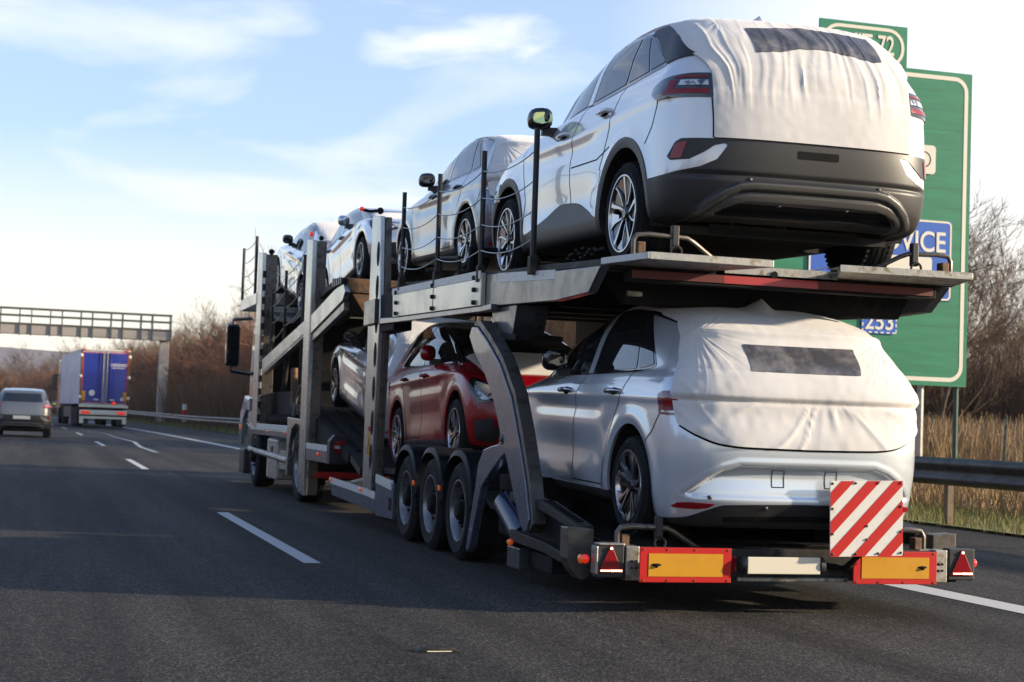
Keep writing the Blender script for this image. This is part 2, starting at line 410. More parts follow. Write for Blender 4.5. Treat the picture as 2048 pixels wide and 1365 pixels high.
def sab(v, e=.045): return np.sqrt(v*v+e)
def sculpt_common(G, sp, seam_z, flare, lowc):
    X, Y, Z = G[..., 0], G[..., 1], G[..., 2]
    wb, Rt_ = sp['wb'], sp['R']
    side = ss(np.abs(X), .55, .78)
    for yc in (0, wb):
        r = np.hypot(Y-yc, Z-Rt_)
        X = X+side*flare*np.exp(-((r-sp['arch']-.05)/.055)**2)*(Z < .95)
    door = ss(Y, .45, .75)*(1-ss(Y, wb-.75, wb-.45))
    X = X-side*door*lowc*np.exp(-((Z-.50)/.13)**2)
    # shoulder crease
    zc = seam_z(Y)
    X = X+side*.010*np.exp(-((Z-zc)/.035)**2)-side*.012*np.exp(-((Z-zc+.10)/.05)**2)*door
    return np.stack([X, Y, Z], -1)
SUV = dict(wb=2.70, R=.335, arch=.425, exp=3.3, hw=.885)
SUV['rings'] = [
 (.70,.74,.70,-.60,-.42, 3.18,2.95,[(-.6,.27),(0,.22),(3,.20)]),
 (.83,.855,.82,-.80,-.42,3.36,2.95,[(-.8,.29),(0,.24),(3.3,.22)]),
 (.870,.885,.86,-.88,-.40,3.44,2.95,[(-.8,.36),(0,.33),(3.4,.31)]),
 (.885,.885,.875,-.915,-.40,3.48,2.95,[(-.8,.50),(3.4,.46)]),
 (.885,.885,.875,-.925,-.38,3.49,2.95,[(-.8,.68),(2,.68),(3.4,.60)]),
 (.882,.882,.87,-.905,-.38,3.46,2.95,[(-.8,.88),(2,.86),(2.8,.82),(3.4,.70)]),
 (.870,.870,.85,-.875,-.38,3.38,2.92,[(-.8,1.04),(.5,1.02),(2,.99),(2.8,.93),(3.35,.79)]),
 (.832,.842,.80,-.845,-.38,3.22,2.80,[(-.8,1.155),(.5,1.12),(2,1.075),(2.7,1.0),(3.2,.86)]),
 (.802,.820,.73,-.82,-.38,2.90,2.5,[(-.8,1.205),(.5,1.160),(2,1.105),(2.6,1.05),(2.85,.985)]),
 (.778,.800,.70,-.795,-.36,2.42,2.0,[(-.8,1.25),(-.3,1.24),(.3,1.205),(1,1.165),(1.9,1.13),(2.4,1.10)]),
 (.725,.742,.66,-.70,-.28,2.00,1.60,[(-.7,1.38),(.5,1.39),(1.4,1.37),(2.0,1.31)]),
 (.660,.680,.615,-.60,-.18,1.62,1.22,[(-.6,1.475),(0,1.515),(.5,1.53),(1.1,1.51),(1.6,1.44)]),
 (.615,.640,.575,-.54,-.10,1.42,1.02,[(-.5,1.52),(.3,1.575),(.9,1.570),(1.4,1.49)]),
 (.52,.555,.49,-.47,-.05,1.25,.84,[(-.45,1.545),(.3,1.605),(.8,1.605),(1.25,1.53)]),
 (.30,.32,.28,-.30,0,1.0,.7,[(-.3,1.575),(.3,1.625),(.7,1.625),(1.0,1.575)]),
 (.0,.0,.0,-.15,0,.7,.6,[(-.15,1.59),(.3,1.630),(.7,1.622)])]
BAND1 = [(0,.466),(.40,.464),(.48,.452),(.56,.415),(.64,.35),(.70,.28),(.73,.20)]
BAND2 = [(0,.396),(.42,.392),(.50,.375),(.58,.330),(.64,.27),(.665,.20)]
RECESS = [(-.5,.365),(.47,.365),(.56,.335),(.615,.300),(.59,.285),(-.5,.288)]
def pdist(x, z, pl):
    d = np.full(x.shape, 9.)
    for (ax_, az), (bx, bz) in zip(pl[:-1], pl[1:]):
        ex, ez = bx-ax_, bz-az; t = np.clip(((x-ax_)*ex+(z-az)*ez)/(ex*ex+ez*ez), 0, 1); d = np.minimum(d, np.hypot(x-ax_-ex*t, z-az-ez*t))
    return d
def sculpt_suv(G):
    G = sculpt_common(G, SUV, lambda y: .95+.06*ss(-y, -1.2, .6), .012, .018)
    X, Y, Z = G[..., 0].copy(), G[..., 1].copy(), G[..., 2]
    rear = (Y < -.3); ax = np.abs(X)
    Y = Y-rear*.022*(1-ss(pdist(ax, Z, BAND1), .012, .034))-rear*.010*(1-ss(pdist(ax, Z, BAND2), .014, .036))
    Y = Y+rear*.055*ss(-sdf(ax, Z, RECESS), .0, .032)
    Y = Y+rear*.014*(1-ss(np.abs(Z-.52)*1., .0, .03))*(1-ss(ax, .70, .85))
    return np.stack([X, Y, Z], -1)
SUV['sculpt'] = sculpt_suv
HATCH = dict(wb=2.60, R=.315, arch=.392, exp=3.3, hw=.85)
HATCH['rings'] = [
 (.66,.72,.68,-.54,-.40,3.05,2.80,[(-.5,.12),(0,.20),(3,.18)]),
 (.78,.82,.78,-.66,-.40,3.18,2.80,[(-.6,.13),(-.3,.16),(0,.21),(3.1,.20)]),
 (.832,.845,.82,-.745,-.38,3.25,2.80,[(-.7,.25),(0,.30),(3.2,.28)]),
 (.848,.850,.84,-.80,-.38,3.29,2.80,[(-.7,.47),(3.2,.44)]),
 (.855,.850,.845,-.805,-.36,3.28,2.80,[(-.7,.64),(2,.64),(3.2,.57)]),
 (.850,.850,.84,-.775,-.36,3.24,2.78,[(-.7,.79),(2,.79),(2.7,.76),(3.2,.66)]),
 (.835,.842,.82,-.765,-.36,3.14,2.72,[(-.7,.92),(.5,.92),(2,.91),(2.6,.86),(3.1,.75)]),
 (.800,.820,.78,-.735,-.35,3.0,2.60,[(-.7,1.0),(.5,.985),(2,.955),(2.5,.91),(3.0,.81)]),
 (.778,.803,.72,-.715,-.34,2.75,2.4,[(-.7,1.04),(.5,1.02),(2,.99),(2.7,.90)]),
 (.758,.785,.69,-.695,-.33,2.52,2.1,[(-.7,1.085),(-.1,1.066),(.5,1.045),(1,1.03),(1.8,1.015),(2.5,.985)]),
 (.695,.726,.65,-.62,-.26,2.06,1.66,[(-.6,1.19),(0,1.245),(1,1.265),(1.6,1.235),(2.05,1.17)]),
 (.635,.668,.60,-.55,-.18,1.62,1.22,[(-.55,1.275),(.1,1.375),(.6,1.405),(1.1,1.385),(1.6,1.30)]),
 (.590,.625,.56,-.52,-.12,1.40,1.0,[(-.5,1.31),(.1,1.415),(.7,1.455),(1.0,1.435),(1.4,1.365)]),
 (.50,.54,.48,-.45,-.05,1.22,.84,[(-.45,1.335),(.1,1.44),(.7,1.483),(1.2,1.41)]),
 (.29,.31,.27,-.30,0,.98,.7,[(-.3,1.385),(.1,1.465),(.7,1.502),(.98,1.46)]),
 (.0,.0,.0,-.15,0,.7,.6,[(-.15,1.42),(.2,1.48),(.7,1.505)])]
def sculpt_hatch(G):
    G = sculpt_common(G, HATCH, lambda y: .88+0*y, .012, .016)
    X, Y, Z = G[..., 0].copy(), G[..., 1].copy(), G[..., 2]
    rear = (Y < -.3).astype(float); ax = np.abs(X)
    PL = [(-.5,.503),(.44,.500),(.54,.470),(.62,.425),(.70,.362),(.76,.315),(.70,.292),(-.5,.285)]
    ins = -sdf(ax, Z, PL)
    Y = Y+rear*.060*ss(ins, .0, .031)*(.25+.75*ss(Z, .285, .45))
    Y = Y-rear*.004*ss(ins, -.05, -.012)*(1-ss(ins, -.012, .0))
    # step under the covered tail gate
    return np.stack([X, Y, Z], -1)
HATCH['sculpt'] = sculpt_hatch

def ribbon(bvh, pts, w, axis, off=.0015, side=-1):
    """thin strip lying on the surface; pts (y,z) for axis 0 or (x,z) for axis 1"""
    P = []
    pts = np.array(pts, float); L_ = np.concatenate([[0], np.cumsum(np.hypot(*np.diff(pts, axis=0).T))])
    n = max(2, int(L_[-1]/.03)); t = np.linspace(0, L_[-1], n); a = np.interp(t, L_, pts[:, 0]); b = np.interp(t, L_, pts[:, 1])
    V = []; F = []
    for i in range(n):
        if axis == 0: hit = bvh.ray_cast(Vector((side*2, a[i], b[i])), Vector((-side, 0, 0)))
        else: hit = bvh.ray_cast(Vector((a[i], -3, b[i])), Vector((0, 1, 0)))
        if hit[0] is None: continue
        P.append((hit[0], hit[1]))
    for i, (p, nn) in enumerate(P):
        if nn.dot(Vector((side, 0, 0)) if axis == 0 else Vector((0, -1, 0))) < 0: nn = -nn
        d = (P[min(i+1, len(P)-1)][0]-P[max(i-1, 0)][0])
        if d.length < 1e-6: d = Vector((0, 0, 1))
        s_ = d.normalized().cross(nn).normalized()*w/2
        V += [tuple(p+nn*off-s_), tuple(p+nn*off+s_)]
    F = [[2*i, 2*i+1, 2*i+3, 2*i+2] for i in range(len(P)-1)]
    return V, F

def wheel_meshes(kind, Rw, w, rim):
    """outer face towards -x at x = -w/2; returns dict of MB"""
    o = -w/2
    ty = MB()
    ty.lathe([(o+.02, rim-.012), (o+.004, rim+.002), (o-.004, rim+.02), (o-.006, (Rw+rim)/2), (o+.004, Rw-.035), (o+.022, Rw-.012), (o+.045, Rw-.002), (o+.055, Rw), (o+.085, Rw), (o+.089, Rw-.008), (o+.095, Rw-.008), (o+.099, Rw), (w/2-.099, Rw), (w/2-.095, Rw-.008), (w/2-.089, Rw-.008), (w/2-.085, Rw), (w/2-.045, Rw-.002), (w/2-.02, Rw-.014), (w/2, Rw-.05), (w/2, rim)], (0, 0, 0), 0, 56)
    # shoulder blocks of the tread
    for k in range(56):
        a = 2*math.pi*(k+.5)/56; ca, sa = math.cos(a), math.sin(a)
        def pt(x, r, da): return (x, r*math.cos(a+da), r*math.sin(a+da))
        da = .030
        for x0, x1 in ((o+.018, o+.052), (-o-.052, -o-.018)):
            V = [pt(x0, Rw-.02, -da), pt(x1, Rw-.01, -da), pt(x1, Rw-.01, da), pt(x0, Rw-.02, da), pt(x0, Rw-.006, -da), pt(x1, Rw+.003, -da), pt(x1, Rw+.003, da), pt(x0, Rw-.006, da)]
            ty.add(V, [(0,3,2,1),(4,5,6,7),(0,1,5,4),(1,2,6,5),(2,3,7,6),(3,0,4,7)])
    ri = MB(); ri.lathe([(o+.012, rim), (o-.002, rim-.004), (o-.002, rim-.014), (o+.012, rim-.020), (o+.03, rim-.026), (w/2-.02, rim-.03)], (0, 0, 0), 0, 64)
    br = MB(); br.lathe([(o+.11, .0001), (o+.11, rim*.62), (o+.13, rim*.62)], (0, 0, 0), 0, 40)
    br.lathe([(o+.155, rim*.60), (o+.155, rim-.028)], (0, 0, 0), 0, 40)
    sp_ = MB(); bk = MB(); n = 5
    def blade(mb, r0, a0, w0, r1, a1, w1, x0, x1, th, seg=5, curve=0.):
        V = []; F = []
        for i in range(seg+1):
            t = i/seg; r = r0+(r1-r0)*t; a = a0+(a1-a0)*t+curve*math.sin(t*math.pi); ww = (w0+(w1-w0)*t)/2; x = x0+(x1-x0)*t
            da = ww/max(r, .03)
            for s_, xx in ((-1, 0), (1, 0), (1, th), (-1, th)):
                V.append((x+xx, r*math.cos(a+s_*da), r*math.sin(a+s_*da)))
        for i in range(seg):
            for q in range(4): F.append((i*4+q, i*4+(q+1) % 4, (i+1)*4+(q+1) % 4, (i+1)*4+q))
        F += [(3, 2, 1, 0), (seg*4, seg*4+1, seg*4+2, seg*4+3)]
        mb.add(V, F)
    r1 = rim-.012
    for k in range(n):
        a = 2*math.pi*k/n+.3
        if kind == 'suv':
            blade(sp_, .055, a-.10, .010, r1, a-.34, .030, o+.022, o+.004, .018, curve=-.08)
            blade(sp_, .07, a+.20, .010, r1, a+.20, .012, o+.022, o+.004, .018, curve=.10)
            blade(sp_, .15, a+.46, .050, r1, a+.50, .095, o+.034, o+.010, .012)
            blade(bk, .045, a, .080, r1, a-.05, .125, o+.040, o+.016, .03)
            blade(bk, .05, a+.30, .03, r1, a+.22, .045, o+.036, o+.014, .03)
        else:
            blade(sp_, .045, a-.10, .012, r1, a-.34, .014, o+.022, o+.004, .018)
            blade(sp_, .045, a+.12, .010, r1, a+.02, .020, o+.022, o+.004, .018)
            blade(sp_, r1*.62, a+.10, .012, r1, a+.22, .085, o+.020, o+.004, .014)
            blade(bk, .040, a, .070, r1, a-.16, .125, o+.040, o+.014, .03)
            blade(bk, .05, a+.62, .03, r1, a+.62, .03, o+.04, o+.02, .03)
    hub = MB(); hub.lathe([(o+.012, .0001), (o+.012, .030), (o+.020, .040), (o+.045, .062), (o+.11, .066)], (0, 0, 0), 0, 24)
    for k in range(5):
        a = 2*math.pi*k/5; hub.lathe([(o+.02, .0001), (o+.02, .008), (o+.05, .008)], (0, .048*math.cos(a), .048*math.sin(a)), 0, 6)
    return dict(tyre=(ty, 'tyre'), rim=(ri, 'alloy'), brake=(br, 'dark_frame'), spokes=(sp_, 'alloy'), inlays=(bk, 'alloy_black'), hub=(hub, 'alloy_black'))
def mesh_of(mb, m, name):
    o = mb.build(name, m, smooth=True); me = o.data; bpy.data.objects.remove(o); return me
WM = {}
def wheel(parent, kind, sp, y, side):
    if kind not in WM:
        mm = wheel_meshes(kind, sp['R'], .225, sp['R']*(.76 if kind == 'suv' else .735))
        WM[kind] = {k: mesh_of(v[0], v[1], k) for k, v in mm.items()}
    ms = WM[kind]
    w = bpy.data.objects.new('wheel', ms['tyre']); COL.objects.link(w); w.parent = parent
    w.location = (side*(sp['hw']-.112+.0), y, sp['R']); w.rotation_euler = (R(37*y+20), 0, 0 if side < 0 else math.pi)
    for k in ('rim', 'brake', 'spokes', 'inlays', 'hub'):
        c = bpy.data.objects.new({'rim': 'rim', 'brake': 'brake_disc', 'spokes': 'spokes', 'inlays': 'spoke_inlays', 'hub': 'hub'}[k], ms[k]); COL.objects.link(c); c.parent = w
CAR = {}
def tri_bvh(V, T): return BVHTree.FromPolygons(V.tolist(), T.tolist())
def car_meshes(kind):
    """all panel geometry of one car shape, worked out once: {key: (V, F, smooth)} for the left (-x) side or whole"""
    if kind in CAR: return CAR[kind]
    sp = SUV if kind == 'suv' else HATCH
    V, T, Nn = grid_mesh(car_grid(sp)); src = (V, T, Nn)          # right half (x > 0)
    x, y, z = V.T; wb, Rr, A = sp['wb'], sp['R'], sp['arch']
    D = {}
    nx, ny, nz_ = Nn.T
    arch = np.minimum(np.hypot(y, z-Rr), np.hypot(y-wb, z-Rr))
    g = np.where((x > .50), A-arch, -1.)
    P, F = panel(src, g, 0, .02); D['body'] = both(P, F)
    # floor
    mb = MB(); mb.box((-.70, -.50, .19), (.70, -.42+.0, .24)); mb.box((-.50, -.5, .20), (.50, wb+.35, .26)); mb.box((-.70, .42, .20), (.70, wb-.42, .26)); D['floor'] = mb
    # wheel wells, one per wheel
    D['well'] = []
    for yc in (0, wb):
        for sg_ in (-1, 1):
            n = 22; Vv = []; Ff = []
            for i in range(n+1):
                a = -.25+i*(math.pi+.5)/n
                for xx in (.46, sp['hw']-.03): Vv.append((sg_*xx, yc+(A+.012)*math.cos(a), Rr+(A+.012)*math.sin(a)))
            for i in range(n): Ff.append((2*i, 2*i+1, 2*i+3, 2*i+2))
            Ff.append([2*i for i in range(n+1)]); mb = MB(); mb.add(Vv, Ff); D['well'].append(mb)
    sideg = .50-x                    # only the side
    def sidepoly(poly, r=0., lim=None): return np.maximum(sdf(y, z, poly, r), (sideg if lim is None else lim-x))
    def rearpoly(poly, r=0., ymax=-.25): return np.maximum(sdf(x, z, poly, r), y-ymax)
    def frontpoly(poly, r=0., ymin=2.3): return np.maximum(sdf(x, z, poly, r), ymin-y)
    def rearmir(poly, r=0., ymax=-.25):
        pl = [(abs(a), b) for a, b in poly]; return rearpoly(pl, r, ymax)
    if kind == 'suv':
        band = [(2.02,1.128),(1.83,1.31),(1.60,1.470),(1.30,1.545),(.9,1.572),(.3,1.552),(.13,1.532),(.03,1.50),(-.405,1.236),(.25,1.192),(.92,1.160),(1.6,1.135)]
        W1 = [(1.95,1.150),(1.80,1.285),(1.56,1.445),(1.32,1.515),(1.00,1.548),(1.05,1.178)]
        W2 = [(.90,1.188),(.84,1.549),(.32,1.527),(.28,1.216)]
        W2b = [(.235,1.219),(.265,1.522),(.150,1.512),(-.115,1.240)]
        W3 = [(-.150,1.245),(.115,1.503),(.05,1.488),(-.06,1.430),(-.365,1.262)]
        D['win_second'] = panel(src, sidepoly(W2b, .002), .006)
        D['b_pillar'] = panel(src, sidepoly([(1.03,1.172),(.965,1.558),(.87,1.560),(.925,1.168)]), .0075)
        D['d_panel'] = panel(src, sidepoly([(.13,1.560),(-.03,1.556),(-.25,1.505),(-.44,1.415),(-.60,1.300),(-.68,1.262),(-.40,1.240),(-.375,1.262),(-.06,1.448),(.05,1.500),(.13,1.515)], 0), .0085)
        lamp = np.maximum(sdf(y, z, [(-.98,1.140),(-.72,1.137),(-.52,1.118),(-.40,1.080),(-.43,1.03),(-.53,.985),(-.98,.985)], 0), .642-x)
        D['tail_lamp'] = panel(src, lamp, .006)
        red = np.minimum(np.maximum(np.abs(z-1.022)-.014, y+.585), np.maximum(np.abs(y+.635)-.028, np.abs(z-1.055)-.042))
        red = np.minimum(red, np.maximum(np.abs(z-1.112)-.006, y+.64))
        D['lamp_red'] = panel(src, np.maximum(red, .660-x), .009)
        D['lamp_clear'] = panel(src, np.maximum(np.maximum(np.abs(z-1.075)-.017, y+.685), .662-x), .010)
        # cladding: wheel arch rings + sill
        ring = np.maximum(arch-(A+.062), z-1.2)
        top = sinterp(y, [(.30,.33),(.52,.345),(.75,.42),(1.0,.485),(1.3,.50),(1.7,.42),(2.2,.33)])
        sill = np.maximum(z-top, np.maximum(.38-y, y-(wb-.38)))
        clad = np.where((x > .55), np.minimum(ring, sill), 1.)
        g2 = np.maximum(clad, A-.002-arch)
        D['cladding'] = panel(src, g2, .006, .03)
        # black rear bumper: the body colour runs in between the main part and the pocket as a blade
        zlow = interp(x, [(0,.735),(.545,.735),(.560,.700),(.618,.612),(.708,.566),(.822,.538),(.892,.512),(1,.50)])
        pocket = sdf(x, z, [(.50,.735),(.80,.735),(.826,.715),(.853,.630),(.842,.606),(.763,.610),(.690,.652),(.634,.694),(.585,.706),(.54,.706)])
        gb = np.maximum(np.minimum(z-zlow, pocket), y+.38); gb = np.maximum(gb, A-.002-arch)
        D['rear_bumper'] = panel(src, gb, .005, .03)
        D['reflector'] = panel(src, rearpoly([(.822,.703),(.776,.713),(.800,.618),(.838,.620)], .003, -.3), .010)
        def off(pl, h):
            out = []
            for i, (a_, b_) in enumerate(pl):
                p, q = pl[max(i-1, 0)], pl[min(i+1, len(pl)-1)]; t_ = np.array([q[0]-p[0], q[1]-p[1]]); t_ /= np.linalg.norm(t_); out.append((a_-t_[1]*h, b_+t_[0]*h))
            return out
        for nme, bb, hh in (('stripe', BAND1, .015), ('stripe2', BAND2, .018)):
            D[nme] = panel(src, np.maximum(pdist(x, z, bb)-hh, y+.40), .0065)
        D['bumper_slot'] = panel(src, np.maximum(sdf(x, z, [(-.5,.362),(.465,.362),(.555,.333),(.600,.303),(.58,.290),(-.5,.293)]), y+.3), .0065)
        D['plate_slot'] = panel(src, rearpoly([(-.1,.645),(.132,.645),(.132,.688),(-.1,.688)], .003), .006)
        D['front_grille'] = panel(src, frontpoly([(0,.24),(.55,.24),(.62,.36),(0,.36)], .01), .006)
        D['headlamp'] = panel(src, np.maximum(np.maximum(.655-z, z-.80+.00*y), np.maximum(2.93-y, .42-x)), .008)
        seams = [[(2.22,.34),(2.20,.6),(2.32,.9),(2.30,1.02)],[(1.10,.27),(1.13,.6),(1.12,.9),(.98,1.165)],[(.49,.66),(.42,.76),(.36,.86),(.26,1.10),(.24,1.20)],[(.50,.27),(.48,.5),(.46,.66)],[(1.1,.30),(.5,.30)],[(-.53,.985),(-.47,.84),(-.36,.74)],[(.30,.80),(.55,.74),(1.1,.74)]]
        handles = [(1.30,.99),(.45,1.045)]
        mir = (1.66, 1.125)
        zb = .738
        def cover_g(V):
            x, y, z = V.T
            xl = interp(z, [(0,.636),(1.14,.640),(1.20,.660),(1.26,.700),(1.30,.76),(1.34,2.)])
            fy = interp(z, [(0,-.45),(1.25,-.45),(1.265,-.66),(1.30,-.595),(1.405,-.435),(1.49,-.245),(1.53,-.12),(1.6,.1)])
            rearp = np.maximum(np.maximum(x-xl, y-fy), zb-z)
            roof = np.maximum(np.maximum(x-interp(y, [(-.3,.63),(.5,.625),(1.0,.60),(1.4,.53)]), 1.40-z), y-1.38)
            return np.minimum(rearp, roof)
        strip = [(-.376,1.450),(.02,1.494),(.46,1.470),(.485,1.31),(.430,1.300),(.12,1.345),(-.055,1.338),(-.20,1.300),(-.355,1.285)]
    else:
        band = [(2.42,.985),(2.0,1.15),(1.62,1.290),(1.30,1.385),(1.0,1.440),(.75,1.466),(.40,1.455),(.21,1.425),(-.185,1.075),(-.10,1.056),(.1,1.040),(1.0,1.018),(1.8,.997)]
        W1 = [(2.20,1.008),(1.86,1.165),(1.55,1.285),(1.25,1.375),(.93,1.425),(1.03,1.034)]
        W2 = [(.90,1.040),(.80,1.448),(.50,1.442),(.30,1.425),(.115,1.057)]
        W3 = [(.075,1.060),(.265,1.415),(.215,1.405),(-.150,1.085),(-.03,1.066)]
        D['win_second'] = (None, [])
        D['b_pillar'] = panel(src, sidepoly([(1.01,1.020),(.90,1.455),(.82,1.460),(.92,1.020)]), .0075)
        D['d_panel'] = panel(src, sidepoly([(.25,1.415),(.10,1.395),(-.19,1.343),(-.20,1.366),(.05,1.425),(.28,1.45)], 0), .006)
        lamp = np.maximum(sdf(y, z, [(-.452,.900),(-.50,.918),(-.64,.922),(-.64,.775),(-.482,.780)], 0), .70-x)
        D['tail_lamp'] = panel(src, lamp, .006)
        D['lamp_red'] = panel(src, np.maximum(np.maximum(np.maximum(.825-z, z-.875), np.maximum(y+.53, .70-x)), -.625-y), .009)
        D['lamp_clear'] = panel(src, np.maximum(np.maximum(np.maximum(.790-z, z-.803), np.maximum(y+.51, .70-x)), -.625-y), .010)
        sill = np.maximum(z-.262, np.maximum(.36-y, y-(wb-.36)))
        D['cladding'] = panel(src, np.where(x > .5, sill, 1.), .008, .03)
        dt = sinterp(x, [(0,.272),(.50,.258),(.60,.225),(.72,.175),(.9,.15)])
        D['rear_bumper'] = panel(src, np.maximum(z-dt, y+.42), .006, .03)
        D['reflector'] = panel(src, rearpoly([(.80,.232),(.765,.262),(.70,.268),(.563,.263),(.60,.238),(.66,.229)], .0), .006)
        D['bumper_slot'] = panel(src, rearpoly([(-.1,.205),(.5,.190),(.5,.160),(-.1,.165)], 0), .008)
        D['plate_pad'] = (None, [])
        D['front_grille'] = panel(src, frontpoly([(0,.22),(.50,.22),(.60,.30),(.55,.42),(0,.40)], .01), .006)
        D['front_pocket'] = panel(src, frontpoly([(.60,.24),(.74,.26),(.76,.40),(.64,.42)], .02), .006)
        D['headlamp'] = panel(src, np.maximum(sdf(x, z, [(.36,.705),(.42,.640),(.66,.575),(.78,.570),(.86,.64),(.90,.76),(.88,.83),(.78,.815),(.60,.745)], 0), 2.93-.9*(z-.80)-y), .008)
        D['headlamp_inner'] = panel(src, np.maximum(sdf(x, z, [(.42,.695),(.46,.650),(.68,.600),(.77,.600),(.83,.66),(.865,.77),(.80,.785),(.62,.72)], 0), 3.0-.9*(z-.78)-y), .013)
        D['hood_cover'] = panel(src, np.maximum(np.maximum(x-.60-.06*ss(2.6-y, 0, .5), y-2.86), np.maximum(2.24-y, .80-z)), .008)
        seams = [[(2.18,.28),(2.16,.5),(2.26,.75),(2.24,.95)],[(1.12,.27),(1.16,.55),(1.10,.85),(.96,1.06)],[(.44,.50),(.36,.66),(.22,.85),(.14,1.02),(.12,1.06)],[(.52,.27),(.48,.38),(.44,.50)],[(1.1,.29),(.52,.29)],[(-.482,.78),(-.40,.68),(-.30,.60)]]
        handles = [(1.30,.90),(.33,.905)]
        mir = (1.54, 1.085)
        def cover_g(V):
            x, y, z = V.T
            zb = sinterp(x, [(0,.601),(.42,.607),(.56,.620),(.70,.670),(.78,.725),(.86,.80)])
            fy = interp(z, [(.5,-.66),(.70,-.65),(.79,-.612),(.944,-.583),(1.1,-.49),(1.25,-.355),(1.351,-.187),(1.406,.087)])
            low = np.maximum(y-fy, zb-z)
            roof = np.maximum(np.maximum(x-interp(y, [(-.3,.62),(.5,.605),(1.0,.56),(1.4,.50)]), 1.36-z), y-1.15)
            return np.minimum(low, roof)
        strip = [(-.365,1.205),(.365,1.205),(.35,1.045),(-.365,1.045)]
    D['window_trim'] = panel(src, sidepoly(band, .006), .0025)
    for k, w_ in (('win_front', W1), ('win_rear', W2), ('win_quarter', W3)): D[k] = panel(src, sidepoly(w_, .002), .006)
    # windscreen: between the pillars, above the cowl
    wy, wz = (2.40, 1.115) if kind == 'suv' else (2.5, .995)
    ztop = 1.53 if kind == 'suv' else 1.42
    gw = np.maximum(np.maximum(wz-z, z-ztop), np.maximum(1.15-y, x-(.66-(z-wz)*.28)))
    D['windscreen'] = panel(src, gw, .005)
    gr = np.maximum(np.maximum((1.17 if kind == 'suv' else 1.07)-z, z-(1.45 if kind == 'suv' else 1.29)), np.maximum(y+.30, x-(.64-(z-1.1)*.25)))
    D['rear_window'] = panel(src, gr, .005)
    # covers come from a finer grid and get folds
    Gf = grid_mesh(car_grid(sp, (2, 3, 6, 18, 20, 20, 20, 14, 8, 20, 18, 8, 8, 8, 6), 120, 140))
    bvh = tri_bvh(V, T)
    # a whole (both halves) source for things that are not symmetric
    def whole(s):
        V, T, Nn = s; n = len(V); V2 = V*np.array([-1, 1, 1]); N2 = Nn*np.array([-1, 1, 1])
        return np.concatenate([V, V2]), np.concatenate([T, T[:, ::-1]+n]), np.concatenate([Nn, N2])
    def folds(V, Nn):
        x, y, z = V.T
        sd_ = 3 if kind == 'suv' else 11
        p = np.stack([x*1.0, y, z], 1)
        w1 = vnoise(p*np.array([3, 3, 3]), sd_)
        if kind == 'suv':
            # gathers hang from the edge of the film window and fade out below the lamps
            env = ss(z, .86, 1.16)*(1-.6*ss(z, 1.36, 1.50))*ss(-y, .2, .5)
            f = sab(vnoise(np.stack([x*15+w1*1.1+z*.8, z*0+3, z*1.1], 1), sd_+1))
            f2 = sab(vnoise(np.stack([x*27+w1*2, z*0+7, z*2.5], 1), sd_+2))
            d = env*(.020*(1-f)**4+.008*(1-f2)**3)
            d = d+.004*w1+.006*(1-ss(z, 1.0, 1.06))*ss(-y, .2, .5)
            d = d+.0009*vnoise(p*np.array([22, 22, 22]), 5)
            # corner gathers at the D pillar
            ang = np.arctan2(z-1.50, np.abs(x)-.50)
            d = d+.0035*np.exp(-(np.hypot(np.abs(x)-.60, z-1.50)/.12)**2)*np.abs(np.sin(ang*8))
        else:
            lowr = (1-ss(z, .82, .90))
            cxx = .10; ang = np.arctan2(x-cxx, z-.98)
            f = sab(vnoise(np.stack([np.arctan2(x-.12, 1.02-z)*5.5+w1*.6, z*0+2, np.hypot(x-.12, z-1.02)*2.2], 1), sd_+1))
            d = lowr*.016*(1-f)**3*ss(-y, .4, .7)*ss(np.hypot(x-.12, z-1.02), .12, .22)
            f2 = sab(vnoise(np.stack([np.arctan2(np.abs(x)-.40, z-.50)*6+w1, z*0, z*2.2], 1), sd_+2))
            d = d+.009*(1-f2)**3*ss(np.abs(x), .35, .75)*(1-ss(z, 1.1, 1.3))
            # creases running in from the top corners
            a3 = np.arctan2(np.abs(x)-.60, 1.28-z)
            f3 = sab(vnoise(np.stack([a3*8+w1, z*0+5, x*1.5], 1), sd_+3))
            d = d+.008*(1-f3)**3*np.exp(-(np.hypot(np.abs(x)-.56, z-1.27)/.26)**2)
            d = d-.006*np.exp(-((z-.872)/.014)**2)*ss(-y, .45, .6)+.024*ss(z, .868, .905)*ss(-y, .45, .6)*(1-ss(z, 1.0, 1.2))
            d = d+.022*np.exp(-((z-1.278-.008*w1)/.022)**2)*ss(-y, .36, .44)
            d = d+.004*w1+.0012*vnoise(p*np.array([22, 22, 22]), 5)
        # the tent over the aerial fin
        fy = .02 if kind == 'suv' else -.02
        dd = np.sqrt((x/.11)**2+((y-fy)/.16)**2); d = d+np.where(nz_f(V, Nn) > .5, .085*np.clip(1-dd, 0, 1)**1.15, 0)
        return .012+d
    def nz_f(V, Nn): return Nn[:, 2]
    Wf = whole(Gf)
    ga = cover_g(Wf[0]*np.array([1, 1, 1])*np.where(Wf[0][:, :1] < 0, [[-1, 1, 1]], [[1, 1, 1]]))
    Vc, Tc, Nc = extract(*Wf, ga)
    D['cover'] = panel((Vc, Tc, Nc), np.full(len(Vc), -1.), 0., .03, folds)
    gs = np.maximum(sdf(Vc[:, 0]+(.01*vnoise(np.stack([Vc[:, 2]*9, Vc[:, 0]*0, Vc[:, 0]*3], 1), 4)), Vc[:, 2], strip, .004), Vc[:, 1]+.3)
    D['cover_window'] = panel((Vc, Tc, Nc), gs, .0035, 0, folds)
    # fin base symmetrical extras
    sv = []; sf = []
    for s_ in seams:
        v, f = ribbon(bvh, s_, .009, 0, side=1); b = len(sv); sv += v; sf += [[i+b for i in q] for q in f]
